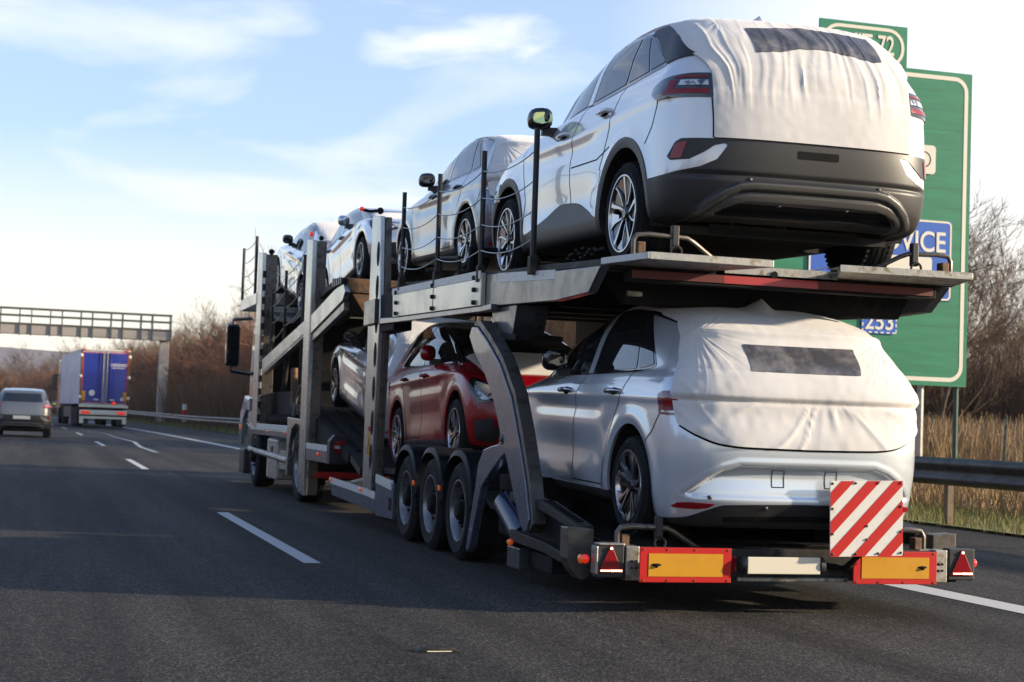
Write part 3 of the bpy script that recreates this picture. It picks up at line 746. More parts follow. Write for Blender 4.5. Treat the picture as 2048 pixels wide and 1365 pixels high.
    xs_ = np.linspace(0, .78, 30)
    if kind == 'hatch': edge_ = [[(a, b-.006) for a, b in zip(xs_, sinterp(xs_, [(0,.601),(.42,.607),(.56,.620),(.70,.670),(.78,.725),(.86,.80)]))]]
    else: edge_ = [[(0,.733),(.64,.733)], [(.643,.740),(.643,.86),(.648,.985)]]
    for e_ in edge_:
        v, f = ribbon(bvh, e_, .013 if len(e_) != 3 else .008, 1, .004); b = len(sv); sv += v; sf += [[i+b for i in q] for q in f]
    if kind == 'hatch':
        for c_ in ([(.135,.370),(.135,.470),(.213,.470),(.213,.370),(.135,.370)],):
            for p_, q_ in zip(c_[:-1], c_[1:]):
                v, f = ribbon(bvh, [p_, q_], .006, 1); b = len(sv); sv += v; sf += [[i+b for i in q] for q in f]
    D['seams'] = both(np.array(sv), sf)
    H = []
    for hy, hz in handles:
        hit = bvh.ray_cast(Vector((2, hy, hz)), Vector((-1, 0, 0))); hx = hit[0].x
        H.append((hx, hy, hz))
    D['handles'] = H
    hit = bvh.ray_cast(Vector((2, mir[0], mir[1]-.08)), Vector((-1, 0, 0))); D['mirror'] = (hit[0].x if hit[0] else .8, *mir)
    CAR[kind] = D; return D
MESHC = {}
def part(name, key, kind, D, m, root, mirror=False, smooth=True):
    """link a cached panel; one mesh datablock per shape and material"""
    k = (kind, key, m, mirror)
    if k not in MESHC:
        P, F = D[key]
        if len(F) == 0: return None
        if mirror: P, F = flip(P, F)
        o = link(name, P, F, m, None, smooth); o.data.set_sharp_from_angle(angle=R(42)); MESHC[k] = o.data; bpy.data.objects.remove(o)
    o = bpy.data.objects.new(name, MESHC[k]); COL.objects.link(o); o.parent = root; return o
def pairpart(name, key, kind, D, m, root, child=()):
    for mirror in (True, False):
        o = part(name, key, kind, D, m, root, mirror)
        if o:
            for (n2, k2, m2) in child: part(n2, k2, kind, D, m2, o, mirror)
def make_mirror(root, mx, my, mz, side, paint, glass='mirror_glass'):
    mb = MB(); s = side; q_ = .84
    # housing: rounded wedge
    V = []; F = []
    prof = [(-.085, .05, .055, .02), (-.07, .085, .085, .015), (-.03, .105, .095, .01), (.02, .10, .09, .005), (.06, .07, .065, 0), (.085, .03, .03, 0)]
    n = 16
    for dy, hw_, hh, dz_ in prof:
        for k in range(n):
            a = 2*math.pi*k/n; c, q = math.cos(a), math.sin(a)
            V.append((s*(mx+.105+q_*hw_*math.copysign(abs(c)**.7, c)), my+dy+.02*c, mz+.02+dz_+q_*hh*math.copysign(abs(q)**.75, q)))
    F = [(i*n+k, i*n+(k+1) % n, (i+1)*n+(k+1) % n, (i+1)*n+k) for i in range(len(prof)-1) for k in range(n)]
    F += [list(range(n))[::-1], list(range((len(prof)-1)*n, len(prof)*n))]
    mb.add(V, F)
    o = link('door_mirror', mb.V, mb.F, paint, root, True)
    st = MB(); st.prism([(s*(mx-.02), my+.06), (s*(mx+.08), my+.03), (s*(mx+.085), my-.03), (s*(mx-.02), my-.06)], 2, mz-.085, mz-.03)
    link('mirror_arm', st.V, st.F, 'trim', o)
    g = MB(); V = [(s*(mx+.105+.067*math.copysign(abs(math.cos(a))**.6, math.cos(a))), my-.088+.02*math.cos(a), mz+.03+.044*math.copysign(abs(math.sin(a))**.7, math.sin(a))) for a in [2*math.pi*k/20 for k in range(20)]]
    g.add(V, [list(range(20))]); link('mirror_glass', g.V, g.F, M[glass], o)
M['mirror_glass'] = mat('mirror_glass', (.42, .50, .26), .03, 1.)
def make_car(name, kind, paint, loc, yaw, pitch, label, cat, cover=True, front_cover=False, mirror_paint=None, group=None, scale=(1, 1, 1), plate=False, rails=False, lamps_lit=False, handle=None):
    D = car_meshes(kind); sp = SUV if kind == 'suv' else HATCH
    root = empty(name, loc, (pitch, 0, yaw)); root.rotation_mode = 'XYZ'; root.scale = scale
    tag(root, label, cat, group)
    part('body', 'body', kind, D, paint, root)
    for w_ in D['well']: o = w_.build('wheel_well', 'well'); o.parent = root
    o = D['floor'].build('underbody', 'well'); o.parent = root
    for mirror in (True, False):
        t = part('window_trim', 'window_trim', kind, D, 'gloss_black', root, mirror)
        for k in ('win_front', 'win_rear', 'win_second', 'win_quarter'):
            part('window', k, kind, D, 'glass', root, mirror)
        part('b_pillar', 'b_pillar', kind, D, paint if paint != 'red_paint' else 'gloss_black', root, mirror)
        part('corner_panel' if kind == 'suv' else 'roof_strip', 'd_panel', kind, D, 'trim_grey' if kind == 'suv' else 'gloss_black', root, mirror)
    part('windscreen', 'windscreen', kind, D, 'glass', root); part('windscreen', 'windscreen', kind, D, 'glass', root, True)
    if kind == 'suv':
        pairpart('tail_lamp', 'tail_lamp', kind, D, 'lens_dark', root, [('lamp_lens', 'lamp_red', 'lit_red' if lamps_lit else 'lens_red'), ('reversing_lens', 'lamp_clear', 'lens_clear')])
    else:
        pairpart('tail_lamp', 'tail_lamp', kind, D, 'lens_violet', root, [('lamp_lens', 'lamp_red', 'lens_red'), ('reversing_lens', 'lamp_clear', 'lens_clear')])
    pairpart('sill_cladding', 'cladding', kind, D, 'trim_grey' if kind == 'suv' else 'trim', root)
    bp = []
    for mirror in (True, False):
        b = part('rear_bumper', 'rear_bumper', kind, D, 'trim_grey' if kind == 'suv' else 'trim', root, mirror)
        if kind == 'suv':
            part('bumper_band', 'stripe', kind, D, 'bumper_satin', b, mirror); part('bumper_band', 'stripe2', kind, D, 'bumper_satin', b, mirror)
            if not plate: part('plate_slot', 'plate_slot', kind, D, 'seam', b, mirror)
        part('bumper_slot', 'bumper_slot', kind, D, 'seam', b, mirror)
        part('reflector', 'reflector', kind, D, 'lens_red', root, mirror)
        if kind != 'suv':
            part('plate_pad', 'plate_pad', kind, D, 'seam', root, mirror)
            pf = part('front_pocket', 'front_pocket', kind, D, 'trim', root, mirror)
        part('grille', 'front_grille', kind, D, 'trim', root, mirror)
        h = part('headlamp', 'headlamp', kind, D, 'gloss_black', root, mirror)
        if kind != 'suv': part('lamp_lens', 'headlamp_inner', kind, D, 'lens_clear', h, mirror)
        if front_cover and kind != 'suv': part('hood_cover', 'hood_cover', kind, D, 'cover', root, mirror)
    part('door_seams', 'seams', kind, D, 'seam', root)
    if cover:
        c = part('fabric_cover', 'cover', kind, D, 'cover', root); part('film_window', 'cover_window', kind, D, 'cover_window', c)
    else:
        part('rear_window', 'rear_window', kind, D, 'glass', root); part('rear_window', 'rear_window', kind, D, 'glass', root, True)
    for side in (-1, 1):
        for hx, hy, hz in D['handles']:
            mb = MB()
            mb.tube([(side*(hx-.012), hy-.105, hz+.004), (side*(hx+.030), hy-.075, hz+.006), (side*(hx+.036), hy, hz+.004), (side*(hx+.030), hy+.075, hz), (side*(hx-.012), hy+.105, hz)], [.014, .016, .017, .016, .014], 8)
            h = link('door_handle', mb.V, mb.F, handle or paint, root, True)
            dd = MB(); dd.sphere((side*(hx-.002), hy, hz-.006), 1, 14, (.010, .075, .032)); link('handle_recess', dd.V, dd.F, 'seam', h, True)
        make_mirror(root, *D['mirror'], side, mirror_paint or 'gloss_black', 'mirror_glass' if kind == 'suv' else 'glass')
        for yw in (0, sp['wb']): wheel(root, kind, sp, yw, side)
    if plate:
        mb = MB(); mb.box((-.26, -.955, .60), (.26, -.935, .71)); link('number_plate', mb.V, mb.F, 'warn_white', root)
    if rails:
        for s_ in (-1, 1):
            mb = MB(); mb.tube([(s_*.60, -.35, 1.50), (s_*.60, -.2, 1.58), (s_*.60, .4, 1.61), (s_*.57, 1.0, 1.56), (s_*.55, 1.1, 1.50)], .014, 6); link('roof_rail', mb.V, mb.F, 'alloy', root, True)
    if kind == 'hatch' or not plate:
        # parking sensors
        mb = MB()
        pts = ((-.60, .30), (.60, .30), (-.25, .245), (.25, .245)) if kind == 'hatch' else ((-.42, .50), (.42, .50), (-.22, .36), (.22, .36))
        bv = D.setdefault('bvh', tri_bvh(*[np.array(q) if i == 0 else np.array([f for f in q if len(f) == 3]) for i, q in enumerate(D['body'])]))
        for px_, pz_ in pts:
            h = bv.ray_cast(Vector((px_, -3, pz_)), Vector((0, 1, 0)))
            if h[0]: mb.lathe([(h[0].y-.010, .0001), (h[0].y-.012, .012), (h[0].y+.005, .013)], (px_, 0, pz_), 1, 12)
        link('parking_sensors', mb.V, mb.F, 'trim', root, True)
    return root
M['bumper_satin'] = mat('satin_brown_grey', (.075, .070, .064), .34, .2, .1)
# ------------------------------------------------------------------ ground and road
def asphalt():
    m = bpy.data.materials.new('asphalt'); m.use_nodes = True; t = m.node_tree; p = t.nodes['Principled BSDF']
    tc = t.nodes.new('ShaderNodeTexCoord')
    def noise(sc, det=3, stretch=None, rough=.6):
        n = t.nodes.new('ShaderNodeTexNoise'); n.inputs['Scale'].default_value = sc; n.inputs['Detail'].default_value = det; n.inputs['Roughness'].default_value = rough
        if stretch:
            q = t.nodes.new('ShaderNodeMapping'); q.inputs['Scale'].default_value = stretch; t.links.new(tc.outputs['Object'], q.inputs[0]); t.links.new(q.outputs[0], n.inputs[0])
        else: t.links.new(tc.outputs['Object'], n.inputs[0])
        return n.outputs[0]
    v = t.nodes.new('ShaderNodeTexVoronoi'); v.inputs['Scale'].default_value = 120; t.links.new(tc.outputs['Object'], v.inputs[0])
    sepc = t.nodes.new('ShaderNodeSeparateColor'); t.links.new(v.outputs['Color'], sepc.inputs[0])
    stone = mth('POWER', sepc.outputs[0], 4.0, nt=t)
    a = t.nodes.new('ShaderNodeMix'); a.data_type = 'RGBA'; t.links.new(stone, a.inputs[0]); a.inputs[6].default_value = (.014, .014, .0145, 1); a.inputs[7].default_value = (.150, .128, .105, 1)
    b = t.nodes.new('ShaderNodeMix'); b.data_type = 'RGBA'; b.blend_type = 'MULTIPLY'; b.inputs[0].default_value = 1
    t.links.new(a.outputs[2], b.inputs[6])
    wear = mth('ADD', mrange(noise(.9, 5, (1.6, .10, 1)), .35, .65, .70, 1.28, nt=t), mth('ADD', mrange(noise(6, 4), .3, .7, -.10, .10, nt=t), mrange(noise(1.0, 3, (1.3, .006, 1)), .38, .62, -.16, .16, nt=t), nt=t), nt=t)
    cmb = t.nodes.new('ShaderNodeCombineColor'); [t.links.new(wear, cmb.inputs[i]) for i in range(3)]
    t.links.new(cmb.outputs[0], b.inputs[7]); t.links.new(b.outputs[2], p.inputs['Base Color'])
    p.inputs['Roughness'].default_value = .8; p.inputs['Specular IOR Level'].default_value = .16
    bp = t.nodes.new('ShaderNodeBump'); bp.inputs['Strength'].default_value = .5; bp.inputs['Distance'].default_value = .006
    hgt = mth('ADD', mth('MULTIPLY', v.outputs['Distance'], -1.0, nt=t), mth('MULTIPLY', noise(160, 3), .6, nt=t), nt=t)
    t.links.new(hgt, bp.inputs['Height']); t.links.new(bp.outputs[0], p.inputs['Normal'])
    return m
M['asphalt'] = asphalt()
def curve_x(y):
    """sideways drift of the motorway with distance: straight, then a long left-hand bend"""
    return 0. if y < 45 else -((y-45)**2)*.00022
def lane_strip(x0, x1, y0, y1, z, step=10.):
    n = max(1, int((y1-y0)/step)); V = []; F = []
    for i in range(n+1):
        y = y0+(y1-y0)*i/n; c = curve_x(y); V += [(x0+c, y, z), (x1+c, y, z)]
    for i in range(n): F.append((2*i, 2*i+1, 2*i+3, 2*i+2))
    return V, F
gnd = link('ground', *(lambda V, F: (V, F))([(-1500, -60, -.05), (1500, -60, -.05), (1500, 3500, -.05), (-1500, 3500, -.05)], [(0, 1, 2, 3)]), M['reed']); tag(gnd, kind='structure')
V, F = lane_strip(-14, 10.9, -40, 420, .0, 6)
road = link('road', V, F, 'asphalt'); tag(road, kind='structure')
V, F = lane_strip(10.9, 13.6, -40, 420, .03, 6)
vg = link('verge', V, F, 'grass'); tag(vg, kind='structure')
LX = 2.05
# broken lane line: 6.3 m dashes every 19.4 m
y = 12.36-19.30; k = 0; V = []; F = []
while y < 240:
    b = len(V); v, f = lane_strip(LX-.065, LX+.065, y, y+6.1, .004, 2.1); V += v; F += [[i+b for i in q] for q in f]; y += 19.10
lm = link('lane_marking', V, F, 'line'); tag(lm, kind='structure')
V, F = lane_strip(6.10, 6.38, -40, 400, .004, 5); em = link('edge_marking', V, F, 'line'); tag(em, kind='structure')
# a bitumen-sealed crack wandering over the lane
mb = MB(); pts = [(2.9, 84), (3.3, 74), (3.2, 66), (3.4, 58), (3.1, 50), (3.15, 44)]
V = []
for a, b in pts: V += [(a-.07+curve_x(b), b, .006), (a+.07+curve_x(b), b, .006)]
ck = link('sealed_crack', V, [(2*i, 2*i+1, 2*i+3, 2*i+2) for i in range(len(pts)-1)], mat('bitumen_sealant', (.11, .125, .15), .22)); tag(ck, kind='structure')
# road stud
st = empty('road_stud', (1.90, 7.60, .0)); tag(st, 'small metal road stud with pale reflector on the asphalt in the foreground', 'road stud')
mb = MB(); mb.prism([(-.11, .0), (-.07, .022), (.07, .022), (.11, .0)], 1, -.035, .035); mb.build('stud_body', 'dirty_steel', parent=st, bevel=.004)
mb = MB(); mb.add([(-.06, -.0365, .004), (.06, -.0365, .004), (.055, -.030, .020), (-.055, -.030, .020)], [(0, 1, 2, 3)]); mb.build('reflector_strip', 'cream', parent=st)
# distant hill
V = []; F = []; nn = 60
for i in range(nn+1):
    t = i/nn; X = -900+2600*t; h = 60+18*math.sin(t*5.1+.6)+8*math.sin(t*13)
    V += [(X, 1500, -.04), (X, 1640, h*.6), (X+10, 1900, h), (X, 2600, 0)]
for i in range(nn):
    for q in range(3): F.append((i*4+q, i*4+q+4, i*4+q+5, i*4+q+1))
hl = link('hills', V, F, 'hill', smooth=True); tag(hl, kind='structure')

# wooded bank across the opposite carriageway (left of the frame; it is what the car sides mirror)
V = []; F = []; nn = 70
for i in range(nn+1):
    yy = -60+i*4.2; hh = 6.5+1.5*math.sin(i*.7)+1.1*math.sin(i*1.9+1)
    V += [(-24, yy, -.04), (-29, yy, hh*.55), (-33+math.sin(i), yy, hh), (-60, yy, hh*1.1), (-75, yy, -.04)]
for i in range(nn):
    for q in range(4): F.append((i*5+q, i*5+q+1, i*5+q+6, i*5+q+5))
bk_ = link('wooded_bank', V, F, 'hill', smooth=True); tag(bk_, kind='structure')
# ------------------------------------------------------------------ guardrail (one run of steel beam on posts)
def rz(y): return 0. if y < 110 else (y-110)*.0042
GR = empty('guardrail', (11.0, 18, 0)); tag(GR, 'weathered steel guardrail running along the right hand verge', 'guardrail')
prof = [(0, .86), (-.035, .845), (-.075, .80), (-.075, .755), (-.01, .715), (-.005, .66), (-.075, .615), (-.075, .575), (-.035, .53), (0, .515)]
Vv = []; Ff = []; ys = list(np.arange(-6, 330, 4.0)); n = len(prof)
for yy in ys:
    c = curve_x(yy)*.9
    for a, b in prof: Vv.append((11.0+a+c-11.0, yy-18, b+rz(yy)))
for i in range(len(ys)-1):
    for q in range(n-1): Ff.append((i*n+q, (i+1)*n+q, (i+1)*n+q+1, i*n+q+1))
link('beam', Vv, Ff, 'rail', GR, True)
pi = 0
for yy in np.arange(-5.9, 330, 4.0):
    if pi > 92: break
    pi += 1
    c = curve_x(yy)*.9
    mb = MB(); mb.prism([(.02+c, yy-18-.045), (.10+c, yy-18-.045), (.10+c, yy-18+.045), (.02+c, yy-18+.045)], 2, 0, .80+rz(yy)); mb.build('post', 'wood' if yy < 30 else 'rail', parent=GR)
# marker posts on top of the rail
for i, (yy, lab) in enumerate(((118, 'red and white marker post above the guardrail just left of the carrier cab'),)):
    mp_ = empty('marker_post', (11.3+curve_x(yy)*.9, yy, .4)); tag(mp_, lab, 'marker post')
    for q, c_ in enumerate(('warn_white', 'board_red', 'warn_white')):
        mb = MB(); mb.lathe([(0+.42*q, .0001), (.0+.42*q, .16), (.419+.42*q, .16), (.42+.42*q, .0001)], (0, 0, 0), 2, 14); mb.build('band', c_, parent=mp_, smooth=True)

# ------------------------------------------------------------------ direction sign
SY = 26.; k_ = (SY/20.)
def sxz(X, Z): return (X*k_, 1.1+(Z-1.1)*k_)
sg = empty('direction_sign', (13.5, SY, 0)); tag(sg, 'large green motorway exit sign with blue route panels behind the carrier', 'road sign')
def rrect(x0, z0, x1, z1, r, n=6):
    P = []
    for cx_, cz_, a0 in ((x1-r, z1-r, 0), (x0+r, z1-r, 90), (x0+r, z0+r, 180), (x1-r, z0+r, 270)):
        for i in range(n+1): a = R(a0+90*i/n); P.append((cx_+r*math.cos(a), cz_+r*math.sin(a)))
    return P
def plate(name, pts, m, y0, y1, par):
    mb = MB(); mb.prism([(a-13.5, b) for a, b in pts], 1, y0, y1); return mb.build(name, m, parent=par)
def frame(name, x0, z0, x1, z1, r, w, m, y, par):
    a = rrect(x0, z0, x1, z1, r); b = rrect(x0+w, z0+w, x1-w, z1-w, max(r-w, .01)); n = len(a); mb = MB()
    mb.add([(p[0]-13.5, y, p[1]) for p in a+b], [(i, (i+1) % n, (i+1) % n+n, i+n) for i in range(n)]); return mb.build(name, m, parent=par)
bx1, bz0 = sxz(12.455, 1.825); _, bz1 = sxz(0, 6.235); bx0 = 11.0
pn = plate('main_panel', [(bx0, bz0), (bx1, bz0), (bx1, bz1), (bx0, bz1)], 'sign_green', 0, .05, sg)
frame('border', bx0+.08, bz0+.08, bx1-.08, bz1-.08, .28, .075, 'sign_white', -.006, pn)
for i in range(1, 16):
    zz = bz0+(bz1-bz0)*i/16; mb = MB(); mb.box((bx0+.02-13.5, -.0015, zz), (bx1-.02-13.5, -.0005, zz+.004)); mb.build('panel_seam', 'post_green', parent=pn)
tx0, tz1 = sxz(10.07, 6.80); tx1, _ = sxz(11.415, 0)
tb = plate('exit_panel', [(tx0, bz1+.005), (tx1, bz1+.005), (tx1, tz1), (tx0, tz1)], 'sign_green', 0, .05, sg)
frame('border', tx0+.05, bz1-.02, tx1-.06, tz1-.06, .33, .06, 'sign_white', -.006, tb)
text_mesh('exit_number', 'EXIT 72', .50, 'sign_white', tb, ((tx0+tx1)/2-13.5+.03, -.008, (bz1+tz1)/2-.03), (R(90), 0, 0), sx=.70)
# blue destination panel, laid out on the face of the sign
def at(px, py):
    """where the line of sight through a photo point meets the sign plane (survey helper, plain numbers)"""
    d = Fw+Rt*((px-1024)/3250)-Up*((py-682.5)/3250); t = SY/d.y; return d.x*t, 1.1+d.z*t
x1_, z1_ = at(1902, 445); _, z0_ = at(1898, 603)
LW = x1_-at(1617, 480)[0]
b1 = plate('destination_panel', [(x1_-LW, z0_), (x1_, z0_), (x1_, z1_), (x1_-LW, z1_)], 'sign_blue', -.03, -.002, sg)
frame('border', x1_-LW, z0_, x1_, z1_, .09, .035, 'sign_white', -.034, b1)
cx_, cz_ = at(1850, 484)
tt = text_mesh('destination_name', 'ŘEHLOVICE', .52, 'sign_white', b1, (at(1890, 484)[0]-13.5, -.036, cz_-.02), (R(90), 0, 0), align='RIGHT', sx=.86)
rx1, rz1 = at(1862, 516); rx0, rz0 = at(1770, 560)
plate('route_plate', rrect(rx0, rz0, rx1, rz1, .05), 'sign_white', -.036, -.031, b1)
x0_, z1b = at(1722, 618); x1b, z0b = at(1792, 670)
b2 = plate('route_panel', rrect(x0_, z0b, x1b, z1b, .06), 'sign_blue', -.03, -.002, sg)
mb = MB(); P = []
w = x1b-x0_; h = z1b-z0b
for i in range(6):
    a = x0_+w*(i+.2)/6; mb.box((a-13.5, -.036, z0b+.01), (a+w*.09-13.5, -.031, z0b+.035)); mb.box((a-13.5, -.036, z1b-.035), (a+w*.09-13.5, -.031, z1b-.01))
for i in range(4):
    a = z0b+h*(i+.2)/4; mb.box((x0_+.01-13.5, -.036, a), (x0_+.035-13.5, -.031, a+h*.14)); mb.box((x1b-.035-13.5, -.036, a), (x1b-.01-13.5, -.031, a+h*.14))
mb.build('dashed_border', 'sign_white', parent=b2)
text_mesh('route_number', '253', .42, 'sign_white', b2, ((x0_+x1b)/2-13.5, -.036, (z0b+z1b)/2-.01), (R(90), 0, 0), sx=.95)
px0, pz1 = at(1838, 290); px1, pz0 = at(1869, 350)
b3 = plate('symbol_plate', rrect(px0-.3, pz0, px1, pz1, .07), 'sign_white', -.03, -.002, sg)
mb = MB(); cxx, czz = (px0+px1)/2-.02-13.5, (pz0+pz1)/2
mb.add([(cxx-.06+r_*math.cos(a), -.033, czz+r_*math.sin(a)) for r_ in (.13, .15) for a in np.linspace(0, 2*math.pi, 25)[:-1]], [(i, (i+1) % 24, (i+1) % 24+24, i+24) for i in range(24)])
mb.build('symbol', 'dirty_steel', parent=b3)
for X, m_ in ((sxz(11.80, 0)[0], 'post_grey'), (sxz(12.36, 0)[0], 'post_green'), (sxz(9.6, 0)[0], 'post_grey')):
    mb = MB(); mb.tube([(X-13.5, .13, -.05), (X-13.5, .13, bz1-.1)], .045 if m_ == 'post_green' else .06, 10); mb.build('post', m_, parent=sg, smooth=True)
mb = MB()
for zz in np.linspace(bz0+.3, bz1-.3, 6): mb.box((bx0+.1-13.5, .055, zz), (bx1-.1-13.5, .085, zz+.05))
mb.build('back_rails', 'post_grey', parent=sg)

# ------------------------------------------------------------------ overhead gantry
GY = 150.
def gp(px, py):
    d = Fw+Rt*((px-1024)/3250)-Up*((py-682.5)/3250); t = GY/d.y; return d.x*t, 1.1+d.z*t
gt = empty('gantry', (11.1, GY, 0)); tag(gt, 'grey overhead gantry with railed walkway spanning the motorway at far left', 'gantry')
gx1, gzt = gp(344, 633); _, gzb = gp(340, 682)
gx0 = gx1-30
z_lo, z_mid, z_top = 7.6, 8.55, 9.75
def gbar(mb, a, b, r): mb.box((a[0]-11.1, a[1]-r, a[2]-r), (b[0]-11.1, b[1]+r, b[2]+r)) if a[1] == b[1] else None
mb = MB(); mb.box((gx0-11.1, -.75, z_lo-.12), (gx1-11.1, .75, z_lo+.75)); mb.build('beam', 'gantry_beam', parent=gt)
mb = MB()
for yy in (-.80, .80):
    for zz in (z_top, z_top-.62, z_lo+.80): mb.box((gx0-11.1, yy-.06, zz-.06), (gx1-11.1, yy+.06, zz+.06))
mb.build('handrail', 'gantry', parent=gt)
k = 0; X = gx1-.1
while X > gx0:
    mb = MB()
    for yy in (-.80, .80): mb.box((X-11.1-.05, yy-.075, z_lo-.2), (X-11.1+.05, yy+.075, z_top))
    mb.build('stanchion', 'gantry', parent=gt); X -= 1.62 if k % 2 == 0 else 1.0; k += 1
mb = MB(); px_ = gx1-.55; mb.box((px_-.45-11.1, -.4, 0), (px_+.40-11.1, .4, z_lo-.12)); mb.build('column', 'gantry_beam', parent=gt, bevel=.03)
mb = MB(); mb.box((gx0-11.1, -.4, 0), (gx0+.9-11.1, .4, z_lo-.12)); mb.build('column', 'gantry_beam', parent=gt, bevel=.03)
cb = empty('control_cabinet', (gx1+.6, GY-1, 0)); tag(cb, 'grey roadside control cabinet at the foot of the gantry column', 'cabinet')
mb = MB(); mb.box((-.1, -.4, 0), (1.0, .4, 2.5)); mb.build('housing', 'gantry', parent=cb, bevel=.03)
mb = MB(); mb.box((-.14, -.44, 2.51), (1.04, .44, 2.6)); mb.build('lid', 'gantry_beam', parent=cb)
# ------------------------------------------------------------------ car transporter: trailer
M['lit_orange'] = M['lens_orange']
XL, XR = 3.25, 5.65; XC = (XL+XR)/2
TR = empty('car_trailer', (XC, 9.05, 0)); tag(TR, 'two deck car transporter trailer with striped warning board and rear lamps', 'car trailer')
def mirx(x): return 2*XC-x
def B(name, a, b, m, root=TR, bevel=.006, parent=None, both_sides=False, **k):
    mb = MB(); mb.box(a, b, **k); o = mb.build(name, m, root, bevel=bevel)
    if both_sides:
        mb = MB(); mb.box((mirx(b[0]), a[1], a[2]), (mirx(a[0]), b[1], b[2]), **({} if not k else {**k, 'piv': (mirx(k['piv'][0]), *k['piv'][1:])} if 'piv' in k else k)); mb.build(name, m, root, bevel=bevel)
    if parent is not None: reparent(o, parent)
    return o
def reparent(o, p):
    bpy.context.view_layer.update()
    o.location = p_world(o)-p_world(p); o.parent = p
def p_world(o):
    v = Vector(o.location); q = o.parent
    while q is not None: v = v+Vector(q.location); q = q.parent
    return v
def PR(name, pts, ax, a, b, m, root=TR, bevel=.006, mir=False, smooth=False):
    mb = MB(); mb.prism(pts, ax, a, b); o = mb.build(name, m, root, bevel=bevel, smooth=smooth)
    if mir:
        mb = MB()
        if ax == 0: mb.prism(pts, 0, mirx(b), mirx(a))
        else: mb.prism([(mirx(p[0]), p[1]) for p in pts][::-1], ax, a, b)
        mb.build(name, m, root, bevel=bevel, smooth=smooth)
    return o
def TU(name, P, r, m, root=TR, n=10, mir=False):
    mb = MB(); mb.tube(P, r, n); o = mb.build(name, m, root, smooth=True)
    if mir: mb = MB(); mb.tube([(mirx(p[0]), p[1], p[2]) for p in P], r, n); mb.build(name, m, root, smooth=True)
    return o
# heavy wheels
def heavy_wheel_mesh(Rw, w, rim, dish):
    o = -w/2
    ty = MB(); ty.lathe([(o+.02, rim-.005), (o, rim+.012), (o-.008, (Rw+rim)/2+.01), (o+.002, Rw-.045), (o+.018, Rw-.012), (o+.035, Rw)]+[p for i in range(4) for p in ((o+.06+i*.05, Rw), (o+.064+i*.05, Rw-.012), (o+.072+i*.05, Rw-.012), (o+.076+i*.05, Rw))]+[(w/2-.02, Rw-.01), (w/2, Rw-.05), (w/2, rim)], (0, 0, 0), 0, 56)
    ri = MB(); ri.lathe([(o+.022, rim), (o+.004, rim-.003), (o+.004, rim-.014), (o+.02, rim-.026), (o+.09, rim-.035), (o+dish, rim-.055)], (0, 0, 0), 0, 56)
    hb = MB(); hb.lathe([(o+dish+.001, rim-.054), (o+dish+.001, rim*.42)], (0, 0, 0), 0, 48); hb.lathe([(o+dish-.11, .0001), (o+dish-.11, rim*.22), (o+dish-.09, rim*.30), (o+dish-.02, rim*.33), (o+dish-.02, rim*.60), (o+dish+.005, rim*.62)], (0, 0, 0), 0, 36)
    for k in range(10):
        a = 2*math.pi*k/10; hb.lathe([(o+dish-.065, .0001), (o+dish-.06, .014), (o+dish-.02, .016)], (0, rim*.49*math.cos(a), rim*.49*math.sin(a)), 0, 8)
    hl = MB()
    for k in range(10):
        a = 2*math.pi*(k+.5)/10; hl.lathe([(o+dish-.0015, .0001), (o+dish-.002, .02)], (0, rim*.74*math.cos(a), rim*.74*math.sin(a)), 0, 12)
    return ty, ri, hb, hl
def heavy_wheels(Rw, w, rim, dish, places, root, rimmat):
    ty, ri, hb, hl = heavy_wheel_mesh(Rw, w, rim, dish)
    ms = [mesh_of(ty, 'tyre', 'tyre'), mesh_of(ri, rimmat, 'rim'), mesh_of(hb, 'dark_frame', 'hub'), mesh_of(hl, 'seam', 'rim_holes')]
    for (x, y, z, flipx) in places:
        o = bpy.data.objects.new('wheel', ms[0]); COL.objects.link(o); o.parent = root; o.location = (x-root.location.x, y-root.location.y, z-root.location.z); o.rotation_euler = (R(y*50), 0, math.pi if flipx else 0)
        for nme, q in zip(('rim', 'hub', 'rim_holes'), ms[1:]): c = bpy.data.objects.new(nme, q); COL.objects.link(c); c.parent = o
WY = (14.52, 13.57, 12.62)
heavy_wheels(.39, .30, .252, .10, [(XL+.02+.15, y, .39, False) for y in WY]+[(mirx(XL+.02+.15), y, .39, True) for y in WY], TR, 'steel_rim')
for y in WY:
    for s_ in (0, 1):
        x0, x1 = (XL+.0, XL+.36) if s_ == 0 else (mirx(XL+.36), mirx(XL))
        mb = MB(); V = []; n = 22
        for i in range(n+1):
            a = R(-8)+(math.pi+R(4))*i/n; flat = 1.0
            yy = y+.455*math.copysign(abs(math.cos(a))**.85, math.cos(a)); zz = .40+.475*abs(math.sin(a))**.85*math.copysign(1, math.sin(a))
            yy2 = y+.435*math.copysign(abs(math.cos(a))**.85, math.cos(a)); zz2 = .40+.455*abs(math.sin(a))**.85*math.copysign(1, math.sin(a))
            xo = x0 if s_ == 0 else x1; e = .02 if s_ == 0 else -.02
            V += [(x0+(.018 if s_ == 0 else 0), yy, zz), (x1-(0 if s_ == 0 else .018), yy, zz), (x1, yy2, zz2-.0), (x0, yy2, zz2-.03)]
        F = []
        for i in range(n):
            for q in range(4): F.append((i*4+q, i*4+(q+1) % 4, i*4+4+(q+1) % 4, i*4+4+q))
        F += [(0, 1, 2, 3), (n*4+3, n*4+2, n*4+1, n*4)]
        mb.add(V, F); mb.build('mudguard', 'mudguard', TR, smooth=True, bevel=.004)
for y in (14.05, 13.10):
    mb = MB(); mb.box((XL-.025, y-.016, .525), (XL-.005, y+.016, .568)); mb.build('side_marker_lamp', 'lens_orange', TR, bevel=.006)
    B('mudguard_bracket', (XL+.01, y-.03, .45), (XL+.05, y+.03, .60), 'dark_frame')
